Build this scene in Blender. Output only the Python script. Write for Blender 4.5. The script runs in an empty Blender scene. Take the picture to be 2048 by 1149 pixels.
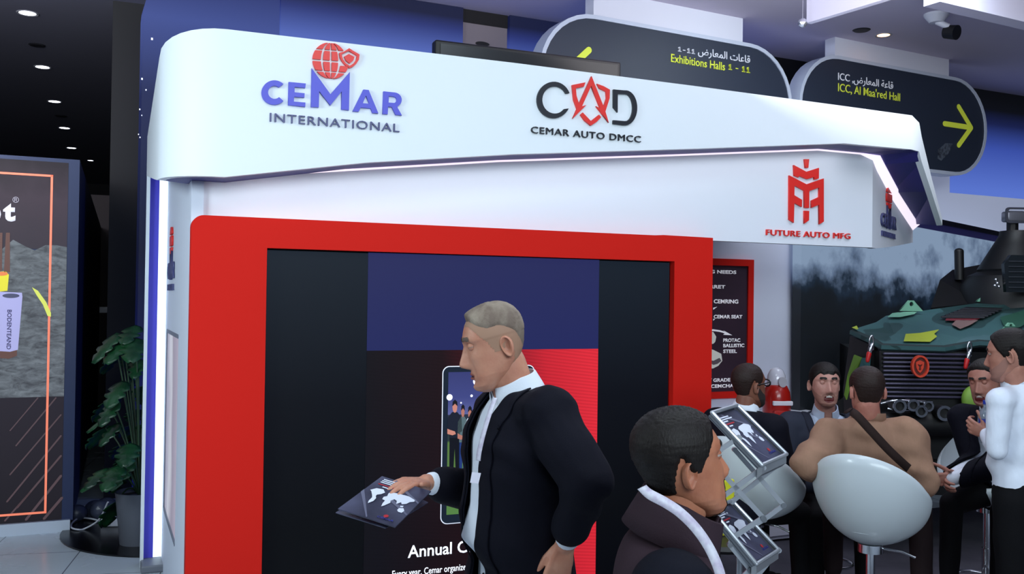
import bpy, bmesh, math, random
import numpy as np
from mathutils import Vector, Matrix, noise

random.seed(7)
SC = bpy.context.scene
COL = SC.collection

# ------------------------------------------------------------------ camera
TH = math.radians(22.7); PITCH = math.radians(0.77); EPS = 0.0135; FPX = 1900.0
CAM = Vector((0, 0, 1.84))
FH = Vector((math.sin(TH), math.cos(TH), 0)); R0 = Vector((math.cos(TH), -math.sin(TH), 0))
FW = (FH * math.cos(PITCH) + Vector((0, 0, 1)) * math.sin(PITCH)).normalized()
U0 = R0.cross(FW)
RR = R0 * math.cos(EPS) + U0 * math.sin(EPS)
UU = U0 * math.cos(EPS) - R0 * math.sin(EPS)
cd = bpy.data.cameras.new('camera'); cd.sensor_width = 36; cd.lens = FPX / 2048 * 36
cam = bpy.data.objects.new('camera', cd); COL.objects.link(cam)
cam.matrix_world = Matrix(((RR.x, UU.x, -FW.x, CAM.x), (RR.y, UU.y, -FW.y, CAM.y), (RR.z, UU.z, -FW.z, CAM.z), (0, 0, 0, 1)))
cd.clip_start = 0.05; cd.clip_end = 200
SC.camera = cam

# ------------------------------------------------------------------ world, lights, exposure
SC.view_settings.view_transform = 'Standard'; SC.view_settings.look = 'None'
SC.view_settings.gamma = 1.0; SC.view_settings.use_curve_mapping = False
SC.view_settings.exposure = 0.0
w = bpy.data.worlds.new('world'); SC.world = w; w.use_nodes = True
w.node_tree.nodes['Background'].inputs[0].default_value = (0.50, 0.62, 1.0, 1)
w.node_tree.nodes['Background'].inputs[1].default_value = 0.05

def area(name, loc, target, sx, sy, power, col=(1, 1, 1), spread=180):
    l = bpy.data.lights.new(name, 'AREA'); l.shape = 'RECTANGLE'; l.size = sx; l.size_y = sy
    l.energy = power; l.color = col; l.spread = math.radians(spread)
    o = bpy.data.objects.new(name, l); COL.objects.link(o); o.location = loc
    d = Vector(target) - Vector(loc)
    o.rotation_euler = d.to_track_quat('-Z', 'Y').to_euler()
    return o
COOL = (0.80, 0.93, 1.0)
area('added_front_fill', (1.2, -2.3, 3.7), (2.3, 5.0, 2.4), 5.0, 1.6, 245, COOL)  # added soft frontal source that lifts the fascia, not a fixture of the hall
area('hall_light_over_aisle', (1.6, 2.2, 4.4), (1.6, 2.6, 0.0), 3.0, 1.2, 55, COOL)
area('hall_light_over_lounge', (5.2, 3.9, 4.4), (4.6, 4.4, 0.0), 2.2, 1.2, 35, COOL)
area('hall_light_vehicle', (5.6, 5.6, 4.44), (6.6, 7.2, 1.0), 1.4, 1.0, 50, COOL)
area('added_side_wall_fill', (-2.8, 3.2, 3.0), (0.3, 6.2, 1.5), 1.4, 1.4, 120, COOL)  # fill added from the left to brighten the pale side wall
area('added_ceiling_fill', (4.6, 3.6, 3.75), (4.9, 4.2, 4.47), 3.5, 1.6, 62, (1.0, 0.93, 0.93))  # unseen upward fill, added to brighten the pale ceiling
area('added_ceiling_fill_left', (-2.0, 6.5, 3.9), (-2.0, 7.5, 4.47), 2.0, 2.0, 120, (0.95, 0.95, 1.0))  # second added upward fill, lifts the dark ceiling on the left
cv = area('cove_light', (2.5, 4.965, 2.645), (2.5, 5.2, 2.0), 4.1, 0.03, 2.6, (0.95, 0.93, 1.0))
_x = Vector((1, 0, 0.108)).normalized(); _z = -Vector((0, 0.32, -0.95)); _z = (_z - _x * _z.dot(_x)).normalized(); _y = _z.cross(_x)
cv.rotation_euler = Matrix((_x, _y, _z)).transposed().to_euler()      # runs along the slope of the canopy edge

# ------------------------------------------------------------------ projection helpers (measure the place)
def ray(px, py):
    return FW + RR * ((px - 1024) / FPX) + UU * ((574.5 - py) / FPX)
def PPL(px, py, p0, n):
    d = ray(px, py); n = Vector(n); return CAM + d * ((Vector(p0) - CAM).dot(n) / d.dot(n))
def PY(px, py, Y): return PPL(px, py, (0, Y, 0), (0, 1, 0))
def PZ(px, py, Z): return PPL(px, py, (0, 0, Z), (0, 0, 1))
def PD(px, py, D): return PPL(px, py, CAM + FH * D, FH)
def V(*a): return Vector(a)

# ------------------------------------------------------------------ materials
def lin(c):
    return tuple(((x / 255) / 12.92 if x / 255 <= 0.04045 else ((x / 255 + 0.055) / 1.055) ** 2.4) for x in c)
MATS = {}
def mat(name, rgb, rough=0.5, metal=0.0, emit=0.0, ergb=None, bump=None, spec=0.5, var=None, alpha=None, trans=0.0, sss=0.0, coat=0.0, aniso=None):
    """rgb in 0-255; bump=(scale, strength); var=(scale, rgb2) mixes a second colour by noise"""
    if name in MATS: return MATS[name]
    m = bpy.data.materials.new(name); m.use_nodes = True; nt = m.node_tree
    b = nt.nodes['Principled BSDF']
    b.inputs['Base Color'].default_value = (*lin(rgb), 1); b.inputs['Roughness'].default_value = rough
    b.inputs['Metallic'].default_value = metal; b.inputs['Specular IOR Level'].default_value = spec
    if emit:
        b.inputs['Emission Color'].default_value = (*lin(ergb or rgb), 1); b.inputs['Emission Strength'].default_value = emit
    if trans: b.inputs['Transmission Weight'].default_value = trans
    if sss:
        b.inputs['Subsurface Weight'].default_value = sss; b.inputs['Subsurface Radius'].default_value = (0.012, 0.005, 0.003)
        b.inputs['Subsurface Scale'].default_value = 1.0
    if coat: b.inputs['Coat Weight'].default_value = coat
    if var or bump:
        tc = nt.nodes.new('ShaderNodeTexCoord')
        mp = nt.nodes.new('ShaderNodeMapping'); nt.links.new(tc.outputs['Object'], mp.inputs[0])
        if aniso: mp.inputs['Scale'].default_value = aniso
    if var:
        n = nt.nodes.new('ShaderNodeTexNoise'); n.inputs['Scale'].default_value = var[0]; n.inputs['Detail'].default_value = 4
        nt.links.new(mp.outputs[0], n.inputs[0])
        r = nt.nodes.new('ShaderNodeValToRGB'); r.color_ramp.elements[0].position = 0.35; r.color_ramp.elements[1].position = 0.65
        r.color_ramp.elements[0].color = (*lin(rgb), 1); r.color_ramp.elements[1].color = (*lin(var[1]), 1)
        nt.links.new(n.outputs['Fac'], r.inputs[0]); nt.links.new(r.outputs[0], b.inputs['Base Color'])
    if bump:
        n2 = nt.nodes.new('ShaderNodeTexNoise'); n2.inputs['Scale'].default_value = bump[0]; n2.inputs['Detail'].default_value = 5
        nt.links.new(mp.outputs[0], n2.inputs[0])
        bp = nt.nodes.new('ShaderNodeBump'); bp.inputs['Strength'].default_value = bump[1]; bp.inputs['Distance'].default_value = 0.01
        nt.links.new(n2.outputs['Fac'], bp.inputs['Height']); nt.links.new(bp.outputs[0], b.inputs['Normal'])
    MATS[name] = m
    return m

def ramp_emit(name, stops, axis='Z', lo=0.0, hi=1.0, strength=1.0, noise_amt=0.0, noise_scale=3.0, interp='LINEAR', base=0.02):
    """a backlit print or screen: colour by world position along one axis"""
    m = bpy.data.materials.new(name); m.use_nodes = True; nt = m.node_tree; b = nt.nodes['Principled BSDF']
    g = nt.nodes.new('ShaderNodeNewGeometry'); s = nt.nodes.new('ShaderNodeSeparateXYZ'); nt.links.new(g.outputs['Position'], s.inputs[0])
    mr = nt.nodes.new('ShaderNodeMapRange'); mr.inputs['From Min'].default_value = lo; mr.inputs['From Max'].default_value = hi
    nt.links.new(s.outputs[axis], mr.inputs[0])
    src = mr.outputs[0]
    if noise_amt:
        n = nt.nodes.new('ShaderNodeTexNoise'); n.inputs['Scale'].default_value = noise_scale; n.inputs['Detail'].default_value = 5
        nt.links.new(g.outputs['Position'], n.inputs[0])
        a = nt.nodes.new('ShaderNodeMath'); a.operation = 'MULTIPLY_ADD'; a.inputs[1].default_value = noise_amt
        nt.links.new(n.outputs['Fac'], a.inputs[0])
        sub = nt.nodes.new('ShaderNodeMath'); sub.operation = 'SUBTRACT'; sub.inputs[1].default_value = noise_amt * 0.5
        nt.links.new(src, a.inputs[2]); nt.links.new(a.outputs[0], sub.inputs[0]); src = sub.outputs[0]
    r = nt.nodes.new('ShaderNodeValToRGB'); r.color_ramp.interpolation = interp
    el = r.color_ramp.elements
    while len(el) < len(stops): el.new(0.5)
    for e, (p, c) in zip(el, stops): e.position = p; e.color = (*lin(c), 1)
    nt.links.new(src, r.inputs[0]); nt.links.new(r.outputs[0], b.inputs['Emission Color'])
    b.inputs['Emission Strength'].default_value = strength
    b.inputs['Base Color'].default_value = (base, base, base, 1); b.inputs['Roughness'].default_value = 0.45
    b.inputs['Specular IOR Level'].default_value = 0.08
    return m

# ------------------------------------------------------------------ object helpers
def tag(o, label=None, cat=None, group=None, kind=None):
    if label: o['label'] = label
    if cat: o['category'] = cat
    if group: o['group'] = group
    if kind: o['kind'] = kind
    return o
def empty(name, loc, label, cat, group=None, rz=0):
    o = bpy.data.objects.new(name, None); COL.objects.link(o); o.location = loc; o.rotation_euler.z = rz
    o.empty_display_size = 0.1
    return tag(o, label, cat, group)
def link_mesh(name, me, m=None, parent=None):
    o = bpy.data.objects.new(name, me); COL.objects.link(o)
    if m is not None:
        ms = m if isinstance(m, (list, tuple)) else [m]
        me.materials.clear()
        for x in ms: me.materials.append(x)
    if parent is not None: 
        o.parent = parent
        o.matrix_parent_inverse = parent_world(parent).inverted()
    return o
def parent_world(p):
    mw = Matrix.LocRotScale(p.location, p.rotation_euler, p.scale)
    if p.parent is not None: mw = parent_world(p.parent) @ p.matrix_parent_inverse @ mw
    return mw
def shade(me, ang=40):
    me.polygons.foreach_set('use_smooth', [True] * len(me.polygons))
    try: me.set_sharp_from_angle(angle=math.radians(ang))
    except Exception: pass
class MB:
    """collects shapes into one mesh"""
    def __init__(s): s.bm = bmesh.new()
    def add(s, verts, faces, mi=0):
        vs = [s.bm.verts.new(v) for v in verts]
        for f in faces:
            try:
                q = s.bm.faces.new([vs[i] for i in f]); q.material_index = mi
            except ValueError: pass
        return s
    def box(s, a, b, mi=0, M=None):
        (x0, y0, z0), (x1, y1, z1) = a, b
        v = [V(x, y, z) for x in (x0, x1) for y in (y0, y1) for z in (z0, z1)]
        if M is not None: v = [M @ p for p in v]
        return s.add(v, [(0, 1, 3, 2), (4, 6, 7, 5), (0, 4, 5, 1), (2, 3, 7, 6), (0, 2, 6, 4), (1, 5, 7, 3)], mi)
    def rbox(s, a, b, r=0.01, seg=2, mi=0, M=None):
        t = bmesh.new(); (x0, y0, z0), (x1, y1, z1) = a, b
        bmesh.ops.create_cube(t, size=1)
        for v in t.verts: v.co = V((x0 + x1) / 2 + v.co.x * (x1 - x0), (y0 + y1) / 2 + v.co.y * (y1 - y0), (z0 + z1) / 2 + v.co.z * (z1 - z0))
        bmesh.ops.bevel(t, geom=t.edges[:], offset=r, segments=seg, affect='EDGES', profile=0.5)
        return s.merge(t, mi, M)
    def merge(s, t, mi=0, M=None):
        t.verts.ensure_lookup_table(); t.verts.index_update()
        vs = [s.bm.verts.new((M @ v.co) if M is not None else v.co) for v in t.verts]
        for f in t.faces:
            try: q = s.bm.faces.new([vs[v.index] for v in f.verts]); q.material_index = mi; q.smooth = f.smooth
            except ValueError: pass
        t.free(); return s
    def sweep(s, pts, radii, n=12, cap=True, mi=0, sx=None):
        """round tube through points with a radius at each"""
        pts = [Vector(p) for p in pts]; k = len(pts)
        if not isinstance(radii, (list, tuple)): radii = [radii] * k
        rings = []; up = None
        for i, p in enumerate(pts):
            d = (pts[min(i + 1, k - 1)] - pts[max(i - 1, 0)]).normalized()
            if up is None:
                up = V(0, 0, 1) if abs(d.z) < 0.9 else V(1, 0, 0)
            a = (up - d * up.dot(d)).normalized(); up = a; b = d.cross(a)
            rings.append([s.bm.verts.new(p + (a * math.cos(2 * math.pi * j / n) + b * math.sin(2 * math.pi * j / n)) * radii[i]) for j in range(n)])
        for i in range(k - 1):
            for j in range(n):
                q = s.bm.faces.new((rings[i][j], rings[i][(j + 1) % n], rings[i + 1][(j + 1) % n], rings[i + 1][j])); q.material_index = mi
        if cap:
            s.bm.faces.new(rings[0][::-1]).material_index = mi; s.bm.faces.new(rings[-1]).material_index = mi
        return s
    def cyl(s, p, q, r, n=20, r2=None, mi=0): return s.sweep([p, q], [r, r if r2 is None else r2], n, True, mi)
    def lathe(s, prof, c=(0, 0, 0), n=32, mi=0, M=None):
        rings = []
        for r, z in prof:
            ring = []
            for j in range(n):
                v = V(c[0] + r * math.cos(2 * math.pi * j / n), c[1] + r * math.sin(2 * math.pi * j / n), c[2] + z)
                ring.append(s.bm.verts.new(M @ v if M is not None else v))
            rings.append(ring)
        for i in range(len(rings) - 1):
            for j in range(n):
                s.bm.faces.new((rings[i][j], rings[i][(j + 1) % n], rings[i + 1][(j + 1) % n], rings[i + 1][j])).material_index = mi
        if len(prof) > 2 and abs(prof[0][0] - prof[-1][0]) < 1e-6 and prof[0][0] > 1e-3:
            for j in range(n): s.bm.faces.new((rings[-1][j], rings[-1][(j + 1) % n], rings[0][(j + 1) % n], rings[0][j])).material_index = mi
            return s
        if len(prof) == 2 and prof[0][0] == prof[1][0]: return s
        if prof[0][0] > 1e-4: s.bm.faces.new(rings[0][::-1]).material_index = mi
        if prof[-1][0] > 1e-4: s.bm.faces.new(rings[-1]).material_index = mi
        return s
    def ell(s, c, r, M=None, u=16, v=10, mi=0):
        t = bmesh.new(); bmesh.ops.create_uvsphere(t, u_segments=u, v_segments=v, radius=1)
        for q in t.verts:
            p = V(q.co.x * r[0], q.co.y * r[1], q.co.z * r[2])
            q.co = Vector(c) + ((M @ p) if M is not None else p)
        return s.merge(t, mi)
    def rcone(s, p, q, r1, r2, n=12, mi=0):
        """capsule with two radii"""
        p = Vector(p); q = Vector(q); d = (q - p); L = d.length
        if L < 1e-6: return s.ell(p, (r1,) * 3)
        d = d / L; pts = []; rad = []
        for k in range(5):
            a = math.pi / 2 * (1 - k / 4); pts.append(p - d * r1 * math.sin(a)); rad.append(max(r1 * math.cos(a), 1e-4 * 3))
        for k in range(5):
            a = math.pi / 2 * k / 4; pts.append(q + d * r2 * math.sin(a)); rad.append(max(r2 * math.cos(a), 1e-4 * 3))
        return s.sweep(pts, rad, n, True, mi)
    def build(s, name, m=None, parent=None, smooth=None, bevel=None, local=False):
        me = bpy.data.meshes.new(name)
        bmesh.ops.recalc_face_normals(s.bm, faces=s.bm.faces[:])
        if bevel: bmesh.ops.bevel(s.bm, geom=s.bm.edges[:], offset=bevel, segments=2, affect='EDGES', profile=0.5)
        s.bm.to_mesh(me); s.bm.free()
        if smooth: shade(me, smooth)
        o = link_mesh(name, me, m, None if local else parent)
        if local and parent is not None: o.parent = parent
        return o

class Plane:
    """a flat face in the world: O origin, U right, W up (unit), N out of the face"""
    def __init__(s, O, U, W=(0, 0, 1)):
        s.O = Vector(O); s.U = Vector(U).normalized(); s.W = Vector(W).normalized(); s.N = s.U.cross(s.W).normalized()
    def px(s, x, y):
        p = PPL(x, y, s.O, s.N) - s.O; return (p.dot(s.U), p.dot(s.W))
    def mat(s, off=0.0):
        o = s.O + s.N * off
        return Matrix(((s.U.x, s.W.x, s.N.x, o.x), (s.U.y, s.W.y, s.N.y, o.y), (s.U.z, s.W.z, s.N.z, o.z), (0, 0, 0, 1)))
    def at(s, a, b, off=0.0): return s.O + s.U * a + s.W * b + s.N * off

import os
SIGN_FONT = None
try:    # the sans serif face that ships with Blender, where available
    _fp = os.path.join(bpy.utils.resource_path('LOCAL'), 'datafiles', 'fonts', 'Inter.woff2')
    if os.path.exists(_fp): SIGN_FONT = bpy.data.fonts.load(_fp)
except Exception: SIGN_FONT = None
def curve_mesh(cu):
    o = bpy.data.objects.new('tmp', cu); COL.objects.link(o)
    dg = bpy.context.evaluated_depsgraph_get()
    me = bpy.data.meshes.new_from_object(o.evaluated_get(dg))
    bpy.data.objects.remove(o); bpy.data.curves.remove(cu)
    return me
def shape(name, loops, M, m, parent=None, thick=0.01, into=None):
    """flat plates cut to outlines (holes by winding), lying from z=0 to z=thick of M"""
    cu = bpy.data.curves.new('c', 'CURVE'); cu.dimensions = '2D'; cu.fill_mode = 'BOTH'; cu.extrude = thick / 2
    for lp in loops:
        sp = cu.splines.new('POLY'); sp.points.add(len(lp) - 1); sp.use_cyclic_u = True
        for p, q in zip(sp.points, lp): p.co = (q[0], q[1], 0, 1)
    me = curve_mesh(cu)
    me.transform(Matrix.Translation((0, 0, thick / 2))); me.transform(M)
    me.name = name
    return link_mesh(name, me, m, parent)
def pshape(name, pl, loops, m, parent=None, thick=0.01, off=0.0, pxl=True):
    if pxl: loops = [[pl.px(*p) for p in lp] for lp in loops]
    return shape(name, loops, pl.mat(off), m, parent, thick)
def text(name, body, pl, x0, y0, x1=None, h=None, m=None, parent=None, thick=0.004, off=0.0, bold=0.0, sp=1.0, align='LEFT', shear=0.0):
    """lettering on plane pl: baseline starts at (x0,y0) in plane units, ends at x1; cap height h"""
    cu = bpy.data.curves.new('t', 'FONT'); cu.body = body; cu.font = (SIGN_FONT if '1' in body and SIGN_FONT else cu.font); cu.size = 1.0; cu.space_character = sp; cu.resolution_u = 3
    cu.fill_mode = 'BOTH'; cu.offset = bold; cu.shear = shear; cu.align_x = align
    me = curve_mesh(cu)
    n = len(me.vertices); co = np.empty(n * 3); me.vertices.foreach_get('co', co); co = co.reshape(-1, 3)
    if n == 0: return None
    mn = co.min(0); mx = co.max(0)
    sy = h / 0.73
    if x1 is None: sx = sy
    else: sx = (x1 - x0) / (mx[0] - mn[0])
    ox = x0 - mn[0] * sx if align == 'LEFT' else x0
    # give it thickness
    bm = bmesh.new(); bm.from_mesh(me)
    if thick > 0:
        r = bmesh.ops.extrude_face_region(bm, geom=bm.faces[:])
        for v in [g for g in r['geom'] if isinstance(g, bmesh.types.BMVert)]: v.co.z += 1.0
        for v in bm.verts: v.co.z *= thick
    bmesh.ops.recalc_face_normals(bm, faces=bm.faces[:])
    bm.to_mesh(me); bm.free()
    me.transform(pl.mat(off) @ Matrix(((sx, 0, 0, ox), (0, sy, 0, y0), (0, 0, 1, 0), (0, 0, 0, 1))))
    me.name = name
    return link_mesh(name, me, m, parent)
def ptext(name, body, pl, xa, ya, xb, yb, hpx, m, parent=None, **k):
    """same, measured on the photograph: baseline from (xa,ya) to (xb,yb), cap height hpx above its start"""
    a = pl.px(xa, ya); b = pl.px(xb, yb); c = pl.px(xa, ya - hpx)
    return text(name, body, pl, a[0], (a[1] + b[1]) / 2, b[0], c[1] - a[1], m, parent, **k)
def arabic(s):
    F = {'ا': 'ﺍﺎ', 'ت': 'ﺕﺖﺗﺘ', 'ة': 'ﺓﺔ', 'ر': 'ﺭﺮ', 'ض': 'ﺽﺾﺿﻀ', 'ع': 'ﻉﻊﻋﻌ', 'ق': 'ﻕﻖﻗﻘ', 'ل': 'ﻝﻞﻟﻠ', 'م': 'ﻡﻢﻣﻤ'}
    out = ''
    for i, c in enumerate(s):
        if c not in F: out += c; continue
        prev = i > 0 and s[i - 1] in F and len(F[s[i - 1]]) == 4
        nxt = i + 1 < len(s) and s[i + 1] in F and len(F[c]) == 4
        out += F[c][(1 if prev else 0) + (2 if nxt else 0)]
    return out[::-1]
# ================================================================== THE SETTING
CZ = 4.50
M_ceil = mat('ceiling_paint', (205, 196, 214), 0.8)
M_ceil_dark = mat('dark_ceiling_paint', (104, 104, 120), 0.85)
M_white = mat('white_laminate', (226, 236, 244), 0.45, spec=0.3)
M_black = mat('matt_black', (10, 10, 13), 0.5)
M_chrome = mat('chrome', (205, 208, 214), 0.18, 1.0)

def floor_material():
    m = bpy.data.materials.new('floor_tiles'); m.use_nodes = True; nt = m.node_tree; b = nt.nodes['Principled BSDF']
    g = nt.nodes.new('ShaderNodeNewGeometry'); mp = nt.nodes.new('ShaderNodeMapping'); nt.links.new(g.outputs['Position'], mp.inputs[0])
    mp.inputs['Rotation'].default_value = (0, 0, math.radians(9)); mp.inputs['Location'].default_value = (0.12, 0.10, 0)
    t = nt.nodes.new('ShaderNodeTexBrick'); nt.links.new(mp.outputs[0], t.inputs[0])
    t.offset = 0.0; t.squash = 1.0; t.inputs['Scale'].default_value = 1.0
    t.inputs['Brick Width'].default_value = 0.62; t.inputs['Row Height'].default_value = 0.62; t.inputs['Mortar Size'].default_value = 0.004
    t.inputs['Mortar Smooth'].default_value = 0.1; t.inputs['Bias'].default_value = 0
    t.inputs['Color1'].default_value = (*lin((190, 200, 208)), 1); t.inputs['Color2'].default_value = (*lin((184, 195, 204)), 1)
    t.inputs['Mortar'].default_value = (*lin((100, 105, 115)), 1)
    nt.links.new(t.outputs['Color'], b.inputs['Base Color']); b.inputs['Roughness'].default_value = 0.22
    n = nt.nodes.new('ShaderNodeTexNoise'); n.inputs['Scale'].default_value = 4; nt.links.new(g.outputs['Position'], n.inputs[0])
    mr = nt.nodes.new('ShaderNodeMapRange'); mr.inputs['To Min'].default_value = 0.15; mr.inputs['To Max'].default_value = 0.35
    nt.links.new(n.outputs['Fac'], mr.inputs[0]); nt.links.new(mr.outputs[0], b.inputs['Roughness'])
    return m
tag(MB().box((-9, -4, -0.1), (16, 26, 0)).build('floor', floor_material()), kind='structure')
tag(MB().box((0.9, -4, CZ), (16, 26, CZ + 0.1)).build('ceiling', M_ceil), kind='structure')
tag(MB().box((-9, -4, CZ), (0.9, 26, CZ + 0.1)).build('ceiling_left', M_ceil_dark), kind='structure')
M_dark = mat('dark_hall_paint', (26, 24, 30), 0.8)
tag(MB().box((-9, 25, 0), (16, 25.1, CZ)).build('wall_back', M_dark), kind='structure')
tag(MB().box((-9.1, -4, 0), (-9, 26, CZ)).build('wall_left', M_dark), kind='structure')
tag(MB().box((16, -4, 0), (16.1, 26, CZ)).build('wall_right', M_dark), kind='structure')
tag(MB().box((-9, -4.1, 0), (16, -4, CZ)).build('wall_front', mat('front_wall_paint', (120, 122, 132), 0.8)), kind='structure')
# dark corridor wall block behind the plant
a = PY(226, 18, 9.3); b = PY(281, 18, 9.3)
tag(MB().box((a.x, 9.3, 0), (b.x + 0.15, 24, CZ)).build('wall_corridor', mat('corridor_paint', (20, 19, 23), 0.7)), kind='structure')

m = MB(); p = PD(259, 600, 8.9); m.cyl(V(p.x, p.y, 0), V(p.x, p.y, CZ), 0.055, 24)
tag(m.build('metal_pillar', mat('pillar_steel', (96, 92, 98), 0.3, 0.7), None, smooth=50), 'slim glossy steel pillar in the dark gap left of the blue wall', 'pillar')
p = PD(226, 600, 15.0)
dr = empty('corridor_door', (p.x, p.y, 0), 'dim brown double door at the far end of the dark corridor behind the plant', 'door')
MB().box((p.x - .42, p.y, 0), (p.x + .16, p.y + .06, 3.4)).build('door_panel', mat('door_brown', (78, 66, 72), 0.6), dr)
MB().box((p.x - .25, p.y - .03, 1.55), (p.x + .12, p.y, 1.64)).build('push_bar', mat('bar_steel', (150, 150, 160), 0.3, 0.5), dr)
# carpet of the lounge
tag(MB().box((1.7, 1.5, 0), (12.5, 6.45, 0.012)).build('carpet', mat('lounge_carpet', (74, 72, 84), 0.95, bump=(220, 0.4), var=(3, (60, 58, 70)))),
    'dark grey carpet under the lounge chairs and seated men', 'carpet')

# ------------------------------------------------------------------ blue backlit wall behind the stand
bw0 = V(0.17, 8.0, 0); bw1 = V(10.9, 8.57, 0)
BW = Plane(bw0, bw1 - bw0)            # N points towards the camera (U x Z)
navy = ramp_emit('navy_backlit', [(0, (14, 20, 110)), (0.2, (10, 18, 84)), (0.5, (10, 16, 50)), (0.78, (20, 34, 92)), (0.92, (70, 88, 165)), (1, (40, 52, 118))], 'Z', 0, 4.4, 0.75)
royal = ramp_emit('royal_backlit', [(0, (90, 115, 205)), (0.62, (90, 118, 208)), (0.78, (66, 88, 180)), (0.92, (84, 106, 190)), (0.975, (40, 52, 120)), (1, (16, 22, 60))], 'Z', 0, 4.4, 0.9)
royal_r = ramp_emit('royal_backlit_right', [(0, (90, 118, 208)), (0.74, (90, 118, 208)), (0.86, (58, 80, 168)), (0.93, (22, 30, 74)), (0.97, (6, 8, 16)), (1, (4, 5, 9))], 'Z', 0, 4.4, 0.95)
def bw_x(px): return BW.px(px, 60)[0]
s560, s928, s1018, s1500, s1895 = (bw_x(v) for v in (560, 928, 1018, 1500, 1896))
bwall = empty('backlit_wall', tuple(bw0), 'tall blue backlit graphic wall behind the white stand, rounded top left corner', 'wall')
def rounded_panel(x0, x1, z0, z1, r, n=10):
    pts = [(x0, z0), (x1, z0), (x1, z1)]
    for k in range(n + 1):
        a = math.pi / 2 + math.pi / 2 * k / n
        pts.append((x0 + r + r * math.cos(a), z1 - r + r * math.sin(a)))
    return pts
shape('graphic_panel', [rounded_panel(0.0, s560 - 0.004, 0.0, 4.2 + 0.26, 0.42)], BW.mat(-0.25), navy, bwall, 0.25)
shape('graphic_panel', [[(s560 + 0.004, 0), (s928 - 0.01, 0), (s928 - 0.01, CZ), (s560 + 0.004, CZ)]], BW.mat(-0.25), royal, bwall, 0.25)
shape('graphic_panel', [[(s1018 + 0.01, 0), (s1500, 0), (s1500, CZ), (s1018 + 0.01, CZ)]], BW.mat(-0.25), royal, bwall, 0.25)
shape('graphic_panel', [[(s1500, 0), (s1895, 0), (s1895, CZ), (s1500, CZ)]], BW.mat(-0.3), M_black, bwall, 0.3)
zb = PPL(1960, 392, BW.O, BW.N).z
shape('graphic_panel', [[(s1895, zb), (11.5, zb), (11.5, CZ), (s1895, CZ)]], BW.mat(-0.25), royal_r, bwall, 0.25)
shape('white_panel', [[(s1500, 0), (11.5, 0), (11.5, zb), (s1895, zb), (s1895, zb + 0.35), (s1895 - 0.9, zb + 0.35), (s1895 - 0.9, zb), (s1500, zb)]], BW.mat(-0.2), mat('lit_white_panel', (225, 232, 245), 0.6, emit=0.30, ergb=(190, 200, 235)), bwall, 0.24)
# recess between the graphics: dark slot above a grey panel with a small vent
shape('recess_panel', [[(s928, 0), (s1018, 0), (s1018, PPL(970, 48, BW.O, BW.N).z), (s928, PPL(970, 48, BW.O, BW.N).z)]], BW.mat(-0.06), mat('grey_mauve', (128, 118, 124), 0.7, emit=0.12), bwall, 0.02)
shape('recess_slot', [[(s928, PPL(970, 48, BW.O, BW.N).z), (s1018, PPL(970, 48, BW.O, BW.N).z), (s1018, CZ), (s928, CZ)]], BW.mat(-0.08), mat('dark_brown', (22, 18, 20), 0.7), bwall, 0.05)
c = BW.px(968, 86); shape('vent', [[(c[0] + 0.07 * math.cos(t / 10 * math.pi), c[1] + 0.02 * math.sin(t / 10 * math.pi)) for t in range(20)]], BW.mat(-0.04), M_black, bwall, 0.01)
mst = mat('star_white', (225, 232, 250), 0.5, emit=1.0)
for (x, y, r) in ((304, 78, 1.9), (284, 158, 1.6), (292, 180, 1.2), (279.5, 219, 1.2), (283.5, 231, 0.9), (277, 269, 1.0), (280, 275, 1.1)):
    a = BW.px(x - r, y + r); b = BW.px(x + r, y - r)
    shape('star', [[(a[0], a[1]), (b[0], a[1]), (b[0], b[1]), (a[0], b[1])]], BW.mat(0.0), mst, bwall, 0.003)

# ------------------------------------------------------------------ downlights in the dark ceiling
def downlight(px, py, r, label, strength=14, warm=False, grp=None):
    p = PZ(px, py, CZ)
    o = empty('ceiling_downlight', (p.x, p.y, CZ), label, 'ceiling light', grp)
    MB().lathe([(r, -0.004), (r + 0.02, -0.008), (r + 0.022, 0), (r, 0)], p, 24).build('trim_ring', mat('ring_white', (150, 150, 158), 0.4), o)
    MB().lathe([(0.0001, -0.003), (r, -0.003), (r, 0.0), (0.0001, 0.0)], p, 24).build('diffuser', mat('lamp_warm' if warm else 'lamp_white', (255, 190, 140) if warm else (235, 240, 255), 0.5, emit=strength), o)
    return o
DL = ['nearest of the row of round white downlights in the dark ceiling, at the top left', 'second round white downlight along the row in the dark ceiling', 'third round white downlight along the row in the dark ceiling',
      'fourth round white downlight along the row in the dark ceiling', 'fifth round white downlight along the row in the dark ceiling', 'sixth downlight of the row, low over the digital screen']
for (x, y), lb in zip(((55, 26), (85, 134), (109, 203), (129, 256), (143, 296), (152, 324)), DL):
    downlight(x, y, 0.075, lb, 9, grp='row of downlights in the dark ceiling')
downlight(181, 321, 0.05, 'faint downlight far back in the dark ceiling near the corridor', 2)
downlight(1767, 70, 0.06, 'small glowing orange downlight in the pale ceiling above the arrow sign', 5, True)
for (x, y, lb) in ((74, 90, 'dark round speaker grille between the first two downlights'), (122, 232, 'dark round speaker grille between third and fourth downlights'), (1723, 60, 'dark round recessed vent in the pale ceiling left of the orange light')):
    p = PZ(x, y, CZ); o = MB().lathe([(0.0001, -0.01), (0.07, -0.01), (0.085, 0), (0.0001, 0)], p, 24).build('ceiling_grille', mat('grille_dark', (30, 30, 36), 0.6)); tag(o, lb, 'ceiling grille')

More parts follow.
